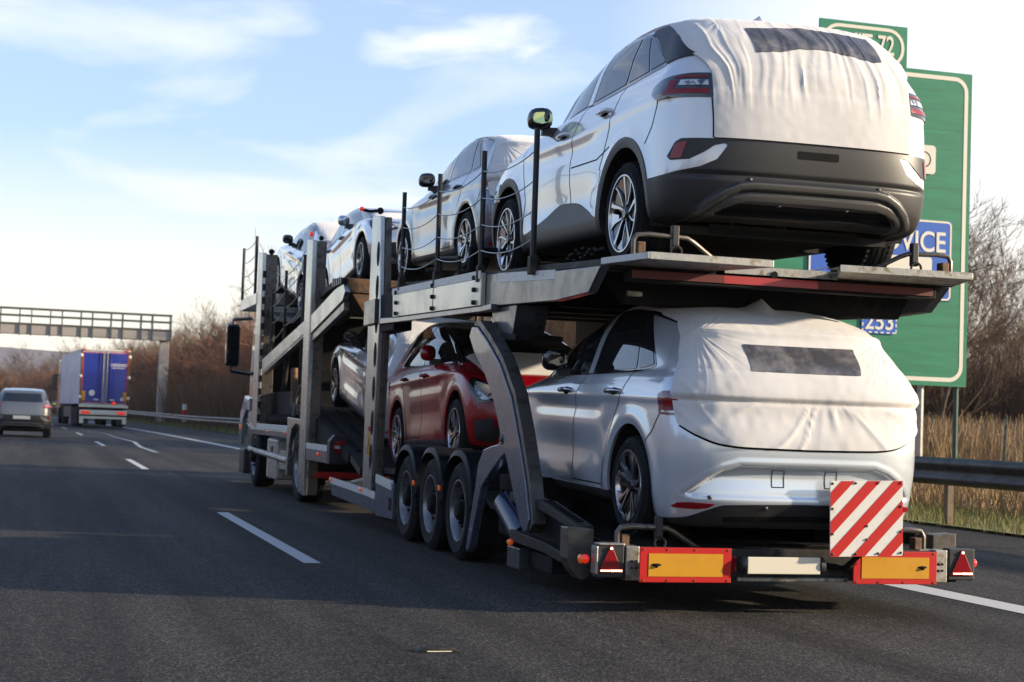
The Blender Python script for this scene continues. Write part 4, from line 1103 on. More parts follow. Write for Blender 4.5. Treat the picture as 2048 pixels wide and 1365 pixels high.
# axle beams and belly
for y in WY: TU('axle', [(XL+.3, y, .39), (XR-.3, y, .39)], .06, 'dark_frame', n=8)
B('chassis_rail', (XL+.62, 9.6, .26), (XL+.76, 18.0, .56), 'dark_frame', both_sides=True)
B('belly_frame', (XL+.40, 9.35, .30), (XR-.40, 12.1, .40), 'dark_frame')
B('belly_frame', (XL+.40, 15.1, .18), (XR-.40, 18.2, .36), 'dark_frame')
# side skirts
PR('side_skirt', [(18.32, .42), (16.03, .385), (16.03, .185), (18.18, .225)], 0, XL, XL+.03, 'carrier_blue', mir=True)
PR('skirt_strip', [(18.32, .425), (16.03, .39), (16.03, .318), (18.30, .355)], 0, XL-.004, XL-.001, 'strip', bevel=0, mir=True)
PR('side_skirt', [(16.02, .385), (15.76, .38), (15.76, .20), (15.80, .17), (16.02, .185)], 0, XL, XL+.03, 'carrier_blue', mir=True)
PR('skirt_strip', [(16.02, .387), (15.77, .382), (15.77, .308), (16.02, .312)], 0, XL-.004, XL-.001, 'strip', bevel=0, mir=True)
PR('side_skirt', [(15.74, .56), (14.99, .52), (14.93, .50), (14.93, .165), (15.70, .155), (15.74, .18)], 0, XL-.005, XL+.03, 'carrier_blue', mir=True)
PR('skirt_strip', [(15.73, .555), (15.0, .515), (15.0, .435), (15.73, .475)], 0, XL-.010, XL-.006, 'strip', bevel=0, mir=True)
PR('marker_recess', [(15.10, .36), (14.98, .36), (14.98, .24), (15.10, .24)], 0, XL-.008, XL-.004, 'seam', bevel=0)
PR('side_marker_lamp', [(15.06, .33), (15.01, .33), (15.01, .27), (15.06, .27)], 0, XL-.016, XL-.009, 'lens_red', bevel=0)
for y, z in ((18.22, .395), (16.45, .372)): mb = MB(); mb.sphere((XL-.012, y, z), 1, 12, (.018, .036, .024)); mb.build('side_marker_lamp', 'lens_orange', TR, smooth=True)
PR('strut', [(17.4, .42), (16.3, .52), (16.3, .47), (17.4, .39)], 0, XL+.06, XL+.1, 'galv')
# front post A (a tall pair of columns that carries the upper deck)
for s_ in (0, 1):
    def XX(a, b): return (a, b) if s_ == 0 else (mirx(b), mirx(a))
    a, b = XX(XL, XL+.05)
    po = PR('lift_post', [(16.45, .38), (16.02, .385), (15.90, 2.10), (16.02, 3.14), (16.45, 3.19), (16.47, 2.1)], 0, a, b, 'carrier_light' , bevel=.01)
    a, b = XX(XL+.05, XL+.11); PR('lift_post_web', [(16.08, .36), (15.99, .36), (15.87, 2.10), (15.99, 3.13), (16.10, 3.14)], 0, a, b, 'worn_tube', bevel=.004)
    if s_ == 0:
        for i in range(7):
            zc = .72+i*.34; yc = 15.995+(.02 if zc > 2.1 else 0)-.05*max(0, (1-abs(zc-2.0)/1.8))
            mb = MB(); n = 16; mb.prism([(yc+.085+.065*math.cos(2*math.pi*q/n), zc+.125*math.sin(2*math.pi*q/n)) for q in range(n)], 0, XL-.003, XL-.001); mb.build('slot', 'seam', TR)
PR('sticker', [(16.24, 1.02), (16.14, 1.02), (16.14, .97), (16.24, .97)], 0, XL-.004, XL-.001, 'board_red', bevel=0)
PR('sticker', [(16.24, .965), (16.14, .965), (16.14, .72), (16.24, .72)], 0, XL-.004, XL-.001, 'board_yellow', bevel=0)
PR('sticker_mark', [(16.22, .74), (16.20, .74), (16.155, .90), (16.17, .91)], 0, XL-.006, XL-.0045, 'seam', bevel=0)
mb = MB(); mb.sphere((XL+.03, 16.2, 3.215), .036, 6); mb.build('post_cap', 'dark_frame', TR, smooth=True)
TU('marker_stalk', [(XL+.03, 16.2, 3.22), (XL-.10, 16.1, 3.19), (XL-.2, 16.0, 3.19)], .016, 'dark_frame')
mb = MB(); mb.sphere((XL-.20, 16.0, 3.195), .024, 12); mb.build('post_marker_lamp', 'lit_red', TR, smooth=True)
B('deck_carriage', (XL+.02, 15.3, 1.96), (XL+.20, 16.3, 2.34), 'dark_frame', both_sides=True)
B('slide_block', (XL-.04, 15.95, 2.05), (XL-.002, 16.5, 2.30), 'carrier_grey')
# lower deck tracks
for s_ in (0, 1):
    def T(x): return x if s_ == 0 else mirx(x)
    mb = MB()
    def slab(pts, th, x0, x1):
        # pts (y, z top)
        for (ya, za), (yb, zb_) in zip(pts[:-1], pts[1:]):
            mb.prism([(ya, za), (yb, zb_), (yb, zb_-th), (ya, za-th)], 0, min(T(x0), T(x1)), max(T(x0), T(x1)))
    slab([(9.12, .36), (9.45, .40), (10.4, .44), (12.0, .50), (12.3, .62)], .05, XL+.12, XL+.62)
    mb.build('wheel_track', 'dirty_steel', TR)
    mb = MB(); slab([(12.3, .62), (13.2, .64), (14.6, .62), (16.3, .60), (17.6, .56)], .06, XL+.40, XL+.95); mb.build('wheel_track', 'dirty_steel', TR)
    # perforated ribs
    mb = MB()
    for i in range(26):
        y = 9.3+i*.1; z = float(interp(y, [(9.12, .36), (9.45, .40), (10.4, .44), (12.0, .50)])); mb.box((min(T(XL+.14), T(XL+.6)), y, z), (max(T(XL+.14), T(XL+.6)), y+.022, z+.010))
    mb.build('track_ribs', 'dark_frame', TR)
PR('side_frame', [(11.0, .62), (10.25, .595), (9.50, .485), (9.50, .445), (10.25, .53), (11.0, .56)], 0, XL-.02, XL+.09, 'dirty_steel', mir=True)
PR('side_frame_lower', [(11.0, .36), (10.2, .33), (9.55, .27), (9.50, .20), (10.2, .26), (11.0, .28)], 0, XL-.01, XL+.05, 'dirty_steel', mir=True)
mb = MB()
for i in range(13): y = 9.62+i*.055; z = float(interp(y, [(9.5, .487), (10.25, .597)])); mb.box((XL+.01, y, z-.004), (XL+.06, y+.02, z+.006))
mb.build('grip_holes', 'seam', TR)
PR('side_frame_web', [(11.0, .60), (9.52, .47), (9.52, .22), (11.0, .28)], 0, XL+.06, XL+.10, 'dark_frame', mir=True)
PR('end_box', [(XL-.10, .23), (XL-.13, .30), (XL-.13, .485), (XL+.04, .475), (XL+.04, .20), (XL-.04, .17)], 1, 9.36, 9.50, 'worn_tube', mir=True)
PR('rear_link', [(9.55, .30), (9.10, .30), (9.10, .20), (9.55, .14)], 0, XL+.02, XL+.10, 'dark_frame', mir=True)
# rear bar with marking boards, lamps and number plate cover
B('rear_bar', (3.38, 9.05, .205), (5.52, 9.16, .395), 'dirty_steel', bevel=.01)
B('rear_bar_end', (3.38, 9.035, .20), (3.465, 9.15, .402), 'galv'); B('rear_bar_end', (5.435, 9.035, .20), (5.52, 9.15, .402), 'galv')
B('rear_bar_channel', (4.09, 9.02, .20), (4.83, 9.05, .225), 'galv')
def board(x0, x1, z0, z1, y):
    o = B('marking_board', (x0, y, z0), (x1, y+.012, z1), 'board_red', bevel=.003)
    mb = MB(); mb.box((x0+.055, y-.003, z0+.035), (x1-.055, y-.0005, z1-.035)); c = mb.build('board_centre', 'board_yellow', TR); reparent(c, o)
    mb = MB()
    for fx in (.04, .3, .6, .96):
        for fz in (.06, .94): mb.lathe([(y-.005, .0001), (y-.004, .006), (y-.001, .006)], (x0+(x1-x0)*fx, 0, z0+(z1-z0)*fz), 1, 8)
    c = mb.build('rivets', 'rust', TR); reparent(c, o)
    return o
ob = board(3.415, 3.993, .204, .407, 8.90); ob2 = board(4.796, 5.365, .202, .401, 8.90)
for x in (3.7, 5.1): B('board_bracket', (x-.04, 8.913, .27), (x+.04, 9.05, .34), 'dark_frame')
for x in (3.517, 5.263):
    mb = MB(); mb.sphere((x, 8.896, .306), 1, 12, (.032, .006, .009)); mb.sphere((x, 8.890, .299), .010, 8); mb.build('board_latch', 'seam', TR, smooth=True)
for x in (3.43, 5.47):
    mb = MB()
    for dx_ in (-.014, .014):
        for dz_ in (-.02, .02): mb.sphere((x+dx_, 9.03, .295+dz_), .007, 8)
    mb.build('bar_bolts', 'seam', TR, smooth=True)
def tri_lamp(xc, w):
    bx = B('tail_lamp_box', (xc-w/2, 9.04, .215), (xc+w/2, 9.12, .412), 'trim', bevel=.008)
    mb = MB(); P = [(xc-w/2+.012, .245), (xc+w/2-.012, .245), (xc+.006, .402), (xc-.006, .402)]
    mb.prism(P, 1, 9.028, 9.039); c = mb.build('triangle_reflector', 'lens_red', TR, bevel=.003); reparent(c, bx)
    mb = MB()
    for i in range(7): mb.box((xc+.0+i*.0105, 9.024, .252), (xc+.006+i*.0105, 9.0275, .264))
    mb.box((xc-.065, 9.0245, .254), (xc-.005, 9.0275, .262)); c = mb.build('lamp_leds', 'lit_dot', TR); reparent(c, bx)
    mb = MB(); mb.sphere((xc, 9.026, .388), .008, 8); c = mb.build('lamp_top_dot', 'lit_dot', TR); reparent(c, bx)
    return bx
tri_lamp(3.285, .175); tri_lamp(5.625, .185)
B('lamp_bracket', (3.19, 9.03, .235), (3.205, 9.12, .40), 'galv'); B('lamp_bracket', (3.205, 9.03, .405), (3.37, 9.12, .418), 'galv')
for x, c in ((3.155, 'lit_red'), (3.125, 'lens_orange'), (5.755, 'lit_red')):
    mb = MB(); mb.sphere((x, 9.12, .318), 1, 14, (.026 if c == 'lit_red' else .016, .03, .028)); mb.build('width_marker_lamp', c, TR, smooth=True)
TU('marker_arm', [(5.70, 9.14, .31), (5.76, 9.13, .315)], .010, 'dark_frame')
B('warning_lamp', (4.052, 9.03, .255), (4.085, 9.06, .35), 'lens_red')
# rolled cover of the number plate
B('plate_cover', (4.082, 8.862, .261), (4.556, 8.877, .361), 'cream', bevel=.004)
mb = MB(); mb.lathe([(4.12, .0001), (4.125, .03), (4.128, .042), (4.14, .050), (4.160, .051), (4.163, .045)], (-.083, 8.90, .311), 0, 24); mb.build('roll_end_cap', 'trim', TR, smooth=True); mb = MB(); mb.lathe([(4.652, .045), (4.656, .051), (4.68, .050), (4.69, .040), (4.69, .0001)], (-.096, 8.90, .311), 0, 24); mb.build('roll_end_cap', 'trim', TR, smooth=True)
B('plate_bracket', (4.3, 8.88, .29), (4.34, 9.06, .33), 'dark_frame')
TU('board_arm', [(4.70, 9.05, .30), (4.76, 8.95, .29), (4.82, 8.835, .40), (4.82, 8.835, .62)], .018, 'dark_frame')
# striped warning board
wb_ = empty('warning_board', (4.823, 8.80, .604)); wb_.parent = TR; wb_.location = (4.823-XC, 8.80-9.05, .604); wb_.rotation_euler = (0, R(-1.2-.3), 0)
hw_ = .243; hh_ = .226
def clip_poly(P, a, b, c):
    out = []
    for i in range(len(P)):
        p, q = P[i], P[(i+1) % len(P)]; dp = a*p[0]+b*p[1]-c; dq = a*q[0]+b*q[1]-c
        if dp <= 0: out.append(p)
        if dp*dq < 0: t = dp/(dp-dq); out.append((p[0]+(q[0]-p[0])*t, p[1]+(q[1]-p[1])*t))
    return out
mb = MB(); mb.prism(rrect(-hw_, -hh_, hw_, hh_, .012, 3), 1, 0, .008); mb.build('board_panel', 'warn_white', parent=wb_, bevel=.001)
mb = MB(); sq = [(-hw_+.001, -hh_+.001), (hw_-.001, -hh_+.001), (hw_-.001, hh_-.001), (-hw_+.001, hh_-.001)]
# stripes rise to the right at a little under 45 degrees
nrm = (-.70, .714); wst = .0615
for k in range(-4, 5):
    c0 = (k*2)*wst*1.0+.000; P = clip_poly(sq, nrm[0], nrm[1], c0+wst/2+.002); P = clip_poly(P, -nrm[0], -nrm[1], -(c0-wst/2+.002))
    if len(P) > 2: mb.prism(P, 1, -.0022, -.0004)
mb.build('red_stripes', 'board_red', parent=wb_)
mb = MB()
for px_, pz_ in [(-.228, .21), (-.075, .212), (.075, .212), (.228, .212), (-.228, .06), (.228, .07), (-.228, -.09), (.228, -.08), (-.228, -.21), (-.075, -.21), (.075, -.21), (.228, -.208), (0, -.045), (0, -.125)]:
    mb.sphere((px_, -.003, pz_), .008, 8)
mb.build('rivets', 'rust', parent=wb_, smooth=True)
# wheel stops behind the lower car
def chock(root, x0, x1, y, z, r=.018, inner=True):
    s = 1 if x1 > x0 else -1
    TU('wheel_stop_bar', [(x0, y, z-.13), (x0, y, z-.03), (x0+s*.02, y, z), (x0+s*.10, y, z+.008), (x1-s*.05, y, z), (x1, y+.02, z-.02), (x1+s*.22, y+.10, z-.14)], r, 'worn_tube', root)
    B('wheel_stop_bracket', (x0+.02*s if s > 0 else x0-.07, y-.02, z-.13), (x0+.07 if s > 0 else x0-.02, y+.05, z-.04), 'rust', root)
    B('tie_down_strap', (x0+s*(.26)-.022, y-.023, z-.075), (x0+s*(.26)+.022, y+.021, z+.07), 'trim', root)
    mb = MB(); c = (x0+s*.26, y-.03, z-.09)
    mb.tube([(c[0]+.035*math.cos(a), c[1], c[2]+.035*math.sin(a)) for a in np.linspace(0, 2*math.pi, 13)], .008, 6, False); mb.build('strap_ring', 'dirty_steel', root, smooth=True)
chock(TR, 3.36, 3.72, 9.14, .505); chock(TR, 5.42, 5.05, 9.16, .51)
B('chock_base', (5.36, 9.10, .37), (5.47, 9.2, .40), 'galv')
# curved stop arm, foreleg and its cylinder on the near side (mirrored on the far side)
outer = [(12.06,1.83),(12.13,1.76),(11.95,1.62),(11.66,1.47),(11.42,1.30),(11.26,1.14),(11.16,1.02),(11.20,.95),(11.40,.93),(11.60,.90),(11.73,.80),(11.80,.62),(11.93,.32),(12.01,.15),(11.97,.115),(11.90,.16),(11.75,.42),(11.63,.62),(11.40,.74),(11.12,.86),(11.03,.885),(10.96,.82),(10.82,.66),(10.62,.44),(10.52,.37),(10.44,.385),(10.39,.46),(10.50,.70),(10.72,1.02),(10.92,1.28),(11.24,1.52),(11.60,1.70),(11.90,1.82)]
PR('stop_arm', outer, 0, XL-.06, XL+.0, 'carrier_blue', bevel=.008)
PR('stop_arm', outer, 0, mirx(XL), mirx(XL-.06), 'carrier_blue', bevel=.008)
edge = [(12.03,1.835),(11.88,1.825),(11.58,1.705),(11.22,1.525),(10.90,1.285),(10.70,1.02),(10.48,.70),(10.37,.46),(10.43,.37),(10.33,.44),(10.44,.72),(10.65,1.05),(10.86,1.32),(11.20,1.57),(11.56,1.75),(11.86,1.87),(12.0,1.87)]
PR('arm_edge', edge, 0, XL-.05, XL+.045, 'worn_tube', bevel=.004)
mb = MB(); mb.lathe([(XL-.068, .0001), (XL-.068, .035), (XL-.061, .04)], (0, 11.11, .985), 0, 20); mb.lathe([(XL-.075, .0001), (XL-.074, .018), (XL-.068, .018)], (0, 11.11, .985), 0, 12); mb.build('pivot_pin', 'carrier_grey', TR, smooth=True)
mb = MB(); mb.tube([(XL+.10, 11.44, .515), (XL+.10, 10.95, .300)], .108, 28); mb.build('lift_cylinder', 'cyl_blue', TR, smooth=True)
TU('cylinder_rod', [(XL+.10, 11.42, .50), (XL+.10, 11.60, .585)], .03, 'chrome')
TU('brace_tube', [(XL+.16, 11.1, .62), (XL+.18, 10.6, .42)], .03, 'dirty_steel')
TU('brace_tube', [(XL+.2, 11.3, .85), (XL+.22, 10.9, .55)], .025, 'dark_frame')
B('cylinder_foot', (XL-.02, 10.72, .10), (XL+.14, 11.02, .245), 'carrier_grey', both_sides=True)
B('cylinder_foot_plate', (XL+.05, 10.2, .12), (XL+.5, 10.75, .235), 'dark_frame', both_sides=True)
mb = MB(); mb.sphere((XL-.035, 10.90, .275), .024, 12); mb.build('side_marker_lamp', 'lens_orange', TR, smooth=True)
B('hose_box', (XL+.12, 11.2, .28), (XL+.4, 11.75, .72), 'dark_frame')
# upper deck
PR('deck_side_plate', [(15.22, 2.335), (11.98, 2.245), (11.98, 1.99), (15.17, 2.07)], 0, XL-.02, XL+.02, 'carrier_light', mir=True)
PR('plate_strip', [(15.21, 2.345), (11.985, 2.262), (11.985, 2.20), (15.21, 2.285)], 0, XL-.027, XL-.021, 'strip', bevel=0, mir=True)
PR('deck_lower_flange', [(15.9, 2.10), (15.15, 2.068), (12.0, 1.99), (11.7, 1.99), (11.7, 1.945), (12.0, 1.945), (15.15, 2.02), (15.9, 2.04)], 0, XL-.012, XL+.06, 'carrier_blue', mir=True)
mb = MB()
for y in (15.02, 13.55, 12.16):
    for f in (.12, .5, .86):
        zt_ = 2.25+(y-11.98)*.0275; zb2 = 1.99+(y-11.98)*.025; mb.lathe([(XL-.045, .0001), (XL-.043, .018), (XL-.022, .02)], (0, y, zb2+(zt_-zb2)*f), 0, 10)
mb.build('plate_bolts', 'dirty_steel', TR, smooth=True)
B('plate_seam', (XL-.0215, 13.54, 2.04), (XL-.0205, 13.555, 2.28), 'seam', bevel=0)
PR('deck_side_beam', [(11.98, 2.235), (10.21, 2.125), (10.21, 1.92), (11.98, 1.985)], 0, XL+.02, XL+.07, 'carrier_grey', mir=True)
PR('beam_strip', [(11.62, 2.215), (10.23, 2.128), (10.23, 2.065), (11.62, 2.145)], 0, XL+.013, XL+.019, 'strip', bevel=0, mir=True)
PR('deck_side_beam', [(10.20, 2.115), (9.28, 2.075), (9.50, 1.925), (10.20, 1.915)], 0, XL+.0, XL+.06, 'carrier_grey', mir=True)
PR('deck_rub_rail', [(15.3, 2.40), (10.7, 2.195), (9.20, 2.115), (9.20, 2.07), (10.7, 2.15), (15.3, 2.345)], 0, XL+.03, XL+.12, 'dirty_steel', mir=True)
for s_ in (0, 1):
    def T(x): return x if s_ == 0 else mirx(x)
    mb = MB(); x0, x1 = sorted((T(XL+.12), T(XL+.78)))
    mb.prism([(16.6, 2.43), (15.2, 2.40), (9.20, 2.125), (9.20, 2.065), (15.2, 2.34), (16.6, 2.37)], 0, x0, x1)
    mb.build('upper_wheel_track', 'dirty_steel', TR)
    mb = MB()
    for i in range(60): y = 9.25+i*.1; z = 2.125+(y-9.2)*.0458; mb.box((x0+.02, y, z), (x1-.02, y+.022, z+.010))
    mb.build('track_ribs', 'dark_frame', TR)
# rear wings of the upper deck in plan view
PR('rear_wing', [(3.252, 9.26), (3.37, 8.77), (4.17, 8.80), (3.97, 9.22)], 2, 2.078, 2.122, 'galv', bevel=.003)
PR('rear_wing', [(4.80, 9.22), (4.60, 8.79), (5.49, 8.76), (5.65, 9.26)], 2, 2.078, 2.122, 'galv', bevel=.003)
PR('wing_strip', [(3.249, 9.262), (3.367, 8.772), (3.362, 8.772), (3.244, 9.262)], 2, 2.082, 2.119, 'strip', bevel=0)
PR('cross_plate', [(3.97, 9.223), (4.80, 9.223), (4.80, 9.20), (3.97, 9.20)], 2, 2.055, 2.121, 'galv', bevel=.002)
PR('cross_deck', [(3.97, 9.23), (4.80, 9.23), (4.80, 9.9), (3.97, 9.9)], 2, 2.095, 2.118, 'dirty_steel', bevel=.002)
mb = MB()
for i in range(44):
    x = 3.42+i*.017; mb.box((x, 8.83, 2.122), (x+.008, 9.12, 2.127)); x = 4.68+i*.018; mb.box((x, 8.83, 2.122), (x+.008, 9.12, 2.127))
mb.build('grip_ribs', 'galv', TR)
B('red_reflector_strip', (3.42, 9.19, 2.005), (4.02, 9.197, 2.053), 'red_shaded', bevel=0); B('red_reflector_strip', (4.022, 9.19, 2.005), (4.66, 9.197, 2.053), 'red_sheet', bevel=0); B('red_reflector_strip', (4.662, 9.19, 2.005), (5.47, 9.197, 2.053), 'red_shaded', bevel=0)  # one strip: wing shade painted into both ends, lit red in the middle
B('rear_cross_beam', (3.40, 9.20, 1.985), (5.50, 9.29, 2.076), 'dark_frame')
mb = MB(); mb.lathe([(9.192, .0001), (9.192, .024), (9.1935, .024)], (0, 0, 0), 1, 20)
mb.V = [(v[0]+4.36, v[1]-.002, v[2]+2.075) for v in mb.V]; mb.build('lock_hole', 'seam', TR)
# wheel stops behind the upper car
chock(TR, 3.36, 3.75, 9.02, 2.245, .015); chock(TR, 5.50, 5.15, 9.04, 2.245, .015)
# cross members under the upper deck, perforated
for y in (9.65, 10.9, 12.4, 13.9, 15.2):
    z = 2.06+(y-9.2)*.045
    mb = MB(); mb.prism([(XL+.12, z), (XR-.06, z), (XR-.16, z-.20), (XL+.3, z-.20)], 1, y, y+.07); o = mb.build('cross_member', 'dark_frame', TR, bevel=.005)
    mb = MB()
    for i in range(4): mb.lathe([(y-.004, .0001), (y-.003, .042), (y-.001, .042)], (5.0+i*.135, 0, z-.10), 1, 18)
    c = mb.build('cross_member_holes', 'seam', TR)
B('under_tube', (3.55, 9.7, 1.93), (4.3, 9.78, 1.965), 'galv', rot=(0, 0, R(12)), piv=(3.9, 9.7, 1.95))
B('deck_belly', (XL+.82, 9.9, 2.0), (XR-.82, 16.4, 2.05), 'dark_frame', rot=(R(2.6), 0, 0), piv=(XC, 9.9, 2.0))
PR('lift_bracket', [(11.95, 1.98), (11.25, 1.96), (11.35, 1.74), (11.85, 1.80)], 0, XL+.06, XL+.30, 'carrier_grey', mir=True)
PR('lift_bracket_foot', [(11.95, 1.80), (11.2, 1.74), (11.2, 1.70), (11.95, 1.74)], 0, XL+.04, XL+.40, 'dark_frame', mir=True)
# handrail posts with slack wires
PY = [(10.70, 2.16, 3.15), (12.08, 2.21, 3.20), (13.52, 2.28, 3.22), (14.93, 2.34, 3.24)]
for s_ in (0, 1):
    X = XL if s_ == 0 else mirx(XL)
    for y, z0, z1 in PY:
        mb = MB(); mb.tube([(X, y, z0), (X, y, z1)], .021, 10); mb.build('handrail_post', 'black_post', TR, smooth=True)
        B('post_foot', (X-.03, y-.035, z0-.03), (X+.03, y+.035, z0+.10), 'dirty_steel')
    for (ya, za, zA), (yb, zb_, zB) in zip(PY[:-1], PY[1:]):
        for f in (.22, .42, .63, .84):
            P = []
            for i in range(11):
                t = i/10; P.append((X-.01, ya+(yb-ya)*t, (za+(zA-za)*f)*(1-t)+(zb_+(zB-zb_)*f)*t-.055*4*t*(1-t)))
            mb = MB(); mb.tube(P, .0045, 5); mb.build('rail_wire', 'wire', TR, smooth=True)
# rung step beside the second car's rear wheel
TU('wheel_stop_frame', [(XL+.05, 12.95, 2.30), (XL+.05, 12.95, 2.45), (XL+.05, 13.6, 2.50), (XL+.05, 13.6, 2.33)], .018, 'dirty_steel')
TU('wheel_stop_frame', [(XL+.05, 12.6, 2.30), (XL+.08, 12.7, 2.5), (XL+.3, 12.7, 2.5)], .025, 'dark_frame')
# chain and shackle beside the rear car
mb = MB()
for i in range(16):
    y = 10.35-.05*i*.9; z = 2.21+.02*math.sin(i*1.7)+.01*(i % 3)-.0*(i); mb.sphere((XL+.14+.02*math.sin(i*2.1), y, z+.005), 1, 8, (.014, .02, .010))
mb.build('tie_down_chain', 'dirty_steel', TR, smooth=True)
# ------------------------------------------------------------------ car transporter: truck
TK = empty('carrier_truck', (XC, 22, 0)); tag(TK, 'car transporter truck with dark mirror and steel posts ahead of the trailer', 'truck')
def tb_(name, a, b, m, **k): return B(name, a, b, m, TK, **k)
heavy_wheels(.485, .31, .315, .12, [(XL+.19, 20.95, .485, False), (mirx(XL+.19), 20.95, .485, True)], TK, 'steel_rim')
heavy_wheels(.47, .31, .305, .05, [(XL+.17, 25.15, .47, False), (mirx(XL+.17), 25.15, .47, True)], TK, 'steel_rim')
PR('lift_post', [(20.62, .15), (20.17, .11), (20.17, 3.31), (20.62, 3.36)], 0, XL-.01, XL+.05, 'carrier_light', TK, bevel=.01, mir=True)
tb_('lift_post_rear_face', (XL+.05, 20.17, .12), (XL+.17, 20.24, 3.30), 'worn_tube', both_sides=True)
PR('lift_post', [(25.42, .94), (24.90, .90), (24.90, 3.58), (25.42, 3.63)], 0, XL-.01, XL+.05, 'carrier_light', TK, bevel=.01, mir=True)
tb_('lift_post_rear_face', (XL+.05, 24.90, .9), (XL+.22, 24.98, 3.56), 'worn_tube', both_sides=True)
mb = MB()
for i in range(12): mb.box((XL+.0, 24.87, 1.0+i*.2), (XL+.05, 24.90, 1.10+i*.2))
mb.build('rack_teeth', 'dirty_steel', TK)
mb = MB(); mb.sphere((XL, 20.35, 3.40), 1, 12, (.026, .026, .032)); mb.build('post_marker_lamp', 'lit_red', TK, smooth=True)
mb = MB(); mb.sphere((XL+.1, 20.2, 3.34), .032, 6); mb.sphere((XL+.12, 24.9, 3.60), .045, 6); mb.build('post_cap', 'dark_frame', TK, smooth=True)
# inclined upper decks
PR('deck_side_beam', [(24.55, 1.93), (20.66, 2.32), (20.66, 2.15), (24.50, 1.74)], 0, XL-.0, XL+.05, 'carrier_light', TK, mir=True)
PR('beam_lower_edge', [(24.52, 1.74), (20.66, 2.15), (20.66, 2.11), (24.52, 1.70)], 0, XL+.005, XL+.08, 'carrier_blue', TK, mir=True)
PR('deck_side_beam', [(20.14, 2.36), (18.60, 2.56), (18.0, 2.62), (17.85, 2.50), (18.0, 2.41), (20.14, 2.13)], 0, XL+.0, XL+.06, 'carrier_light', TK, mir=True)
PR('deck_side_beam_lower', [(20.14, 2.13), (18.0, 2.40), (18.0, 2.30), (20.14, 2.03)], 0, XL+.02, XL+.08, 'carrier_grey', TK, mir=True)
for s_ in (0, 1):
    def T(x): return x if s_ == 0 else mirx(x)
    x0, x1 = sorted((T(XL+.10), T(XL+.75)))
    mb = MB(); mb.prism([(17.95, 2.66), (18.8, 2.74), (19.6, 2.70), (22.3, 2.44), (23.8, 2.55), (27.2, 3.06), (27.2, 3.0), (23.8, 2.48), (22.3, 2.37), (19.6, 2.63), (18.8, 2.67), (17.95, 2.59)], 0, x0, x1); mb.build('upper_wheel_track', 'dirty_steel', TK)
PR('deck_tail', [(18.0, 2.66), (17.93, 2.66), (17.93, 2.50), (18.0, 2.50)], 0, XL+.05, XR-.05, 'rust', TK)
PR('deck_tail_gusset', [(XL+.10, 2.49), (XL+.62, 2.49), (XL+.50, 2.30), (XL+.28, 2.22)], 1, 17.95, 18.0, 'rust', TK, mir=True)
PR('deck_corner_plate', [(18.6, 2.70), (17.95, 2.665), (17.95, 2.60), (18.6, 2.58)], 0, XL-.02, XL+.04, 'dark_frame', TK, mir=True)
mb = MB()
for i in range(5):
    for j in range(3): mb.lathe([(XL-.024, .0001), (XL-.023, .018), (XL-.021, .018)], (0, 18.05+i*.12, 2.615+j*.03), 0, 8)
mb.build('plate_holes', 'wire', TK)
tb_('front_platform', (XL-.02, 25.4, 2.82), (XR+.02, 27.45, 3.0), 'carrier_light')
tb_('front_cross_member', (XL+.1, 24.5, 2.62), (XR-.1, 24.62, 2.74), 'galv')
for s_ in (0, 1):
    X = XL if s_ == 0 else mirx(XL)
    for y, z0, z1 in ((27.4, 3.0, 3.88), (25.75, 3.0, 3.92)): mb = MB(); mb.tube([(X, y, z0), (X, y, z1)], .024, 8); mb.build('handrail_post', 'black_post', TK, smooth=True)
    for f in (.2, .45, .7, .95):
        P = [(X, 27.4+(25.75-27.4)*t, 3.0+.9*f-.05*4*t*(1-t)+.02*t) for t in np.linspace(0, 1, 9)]; mb = MB(); mb.tube(P, .007, 5); mb.build('rail_wire', 'wire', TK, smooth=True)
    for y, z0, z1 in ((23.9, 1.95, 2.95), (22.6, 2.1, 3.12), (21.0, 2.3, 3.2)): mb = MB(); mb.tube([(X+(.03 if s_ == 0 else -.03), y, z0), (X+(.03 if s_ == 0 else -.03), y, z1)], .022, 8); mb.build('handrail_post', 'black_post', TK, smooth=True)
    for (ya, za), (yb, zb_) in (((23.9, 1.95), (22.6, 2.1)), ((22.6, 2.1), (21.0, 2.3))):
        for f in (.25, .5, .75, .95):
            P = [(X+.03, ya+(yb-ya)*t, za+(zb_-za)*t+f-.05*4*t*(1-t)) for t in np.linspace(0, 1, 9)]; mb = MB(); mb.tube(P, .006, 5); mb.build('rail_wire', 'wire', TK, smooth=True)
# chassis sides
tb_('side_rail', (XL, 21.72, .885), (XL+.06, 25.66, .965), 'strip', both_sides=True)
tb_('side_rail_lower', (XL+.005, 21.72, .80), (XL+.065, 25.66, .883), 'carrier_blue', both_sides=True)
PR('wheel_arch_frame', [(21.72, .30), (21.60, .30), (21.52, .70), (21.34, .93), (21.0, 1.0), (20.64, .98), (20.64, 1.06), (21.72, 1.08)], 0, XL-.005, XL+.05, 'carrier_light', TK, mir=True)
for y in (23.6, 21.9): mb = MB(); mb.sphere((XL-.01, y, .86), 1, 10, (.012, .025, .018)); mb.build('side_marker_lamp', 'lens_orange', TK, smooth=True)
TU('side_guard_tube', [(XL+.02, 25.7, .56), (XL+.02, 21.66, .50)], .045, 'galv', TK, mir=True)
tb_('side_guard_plate', (XL+.03, 21.75, .36), (XL+.06, 23.0, .62), 'galv')
tb_('tool_box', (XL+.0, 22.62, .20), (XL+.32, 23.5, .76), 'galv', bevel=.02)
mb = MB(); mb.box((XL-.012, 23.02, .58), (XL-.002, 23.12, .66)); mb.build('tool_box_latch', 'dirty_steel', TK)
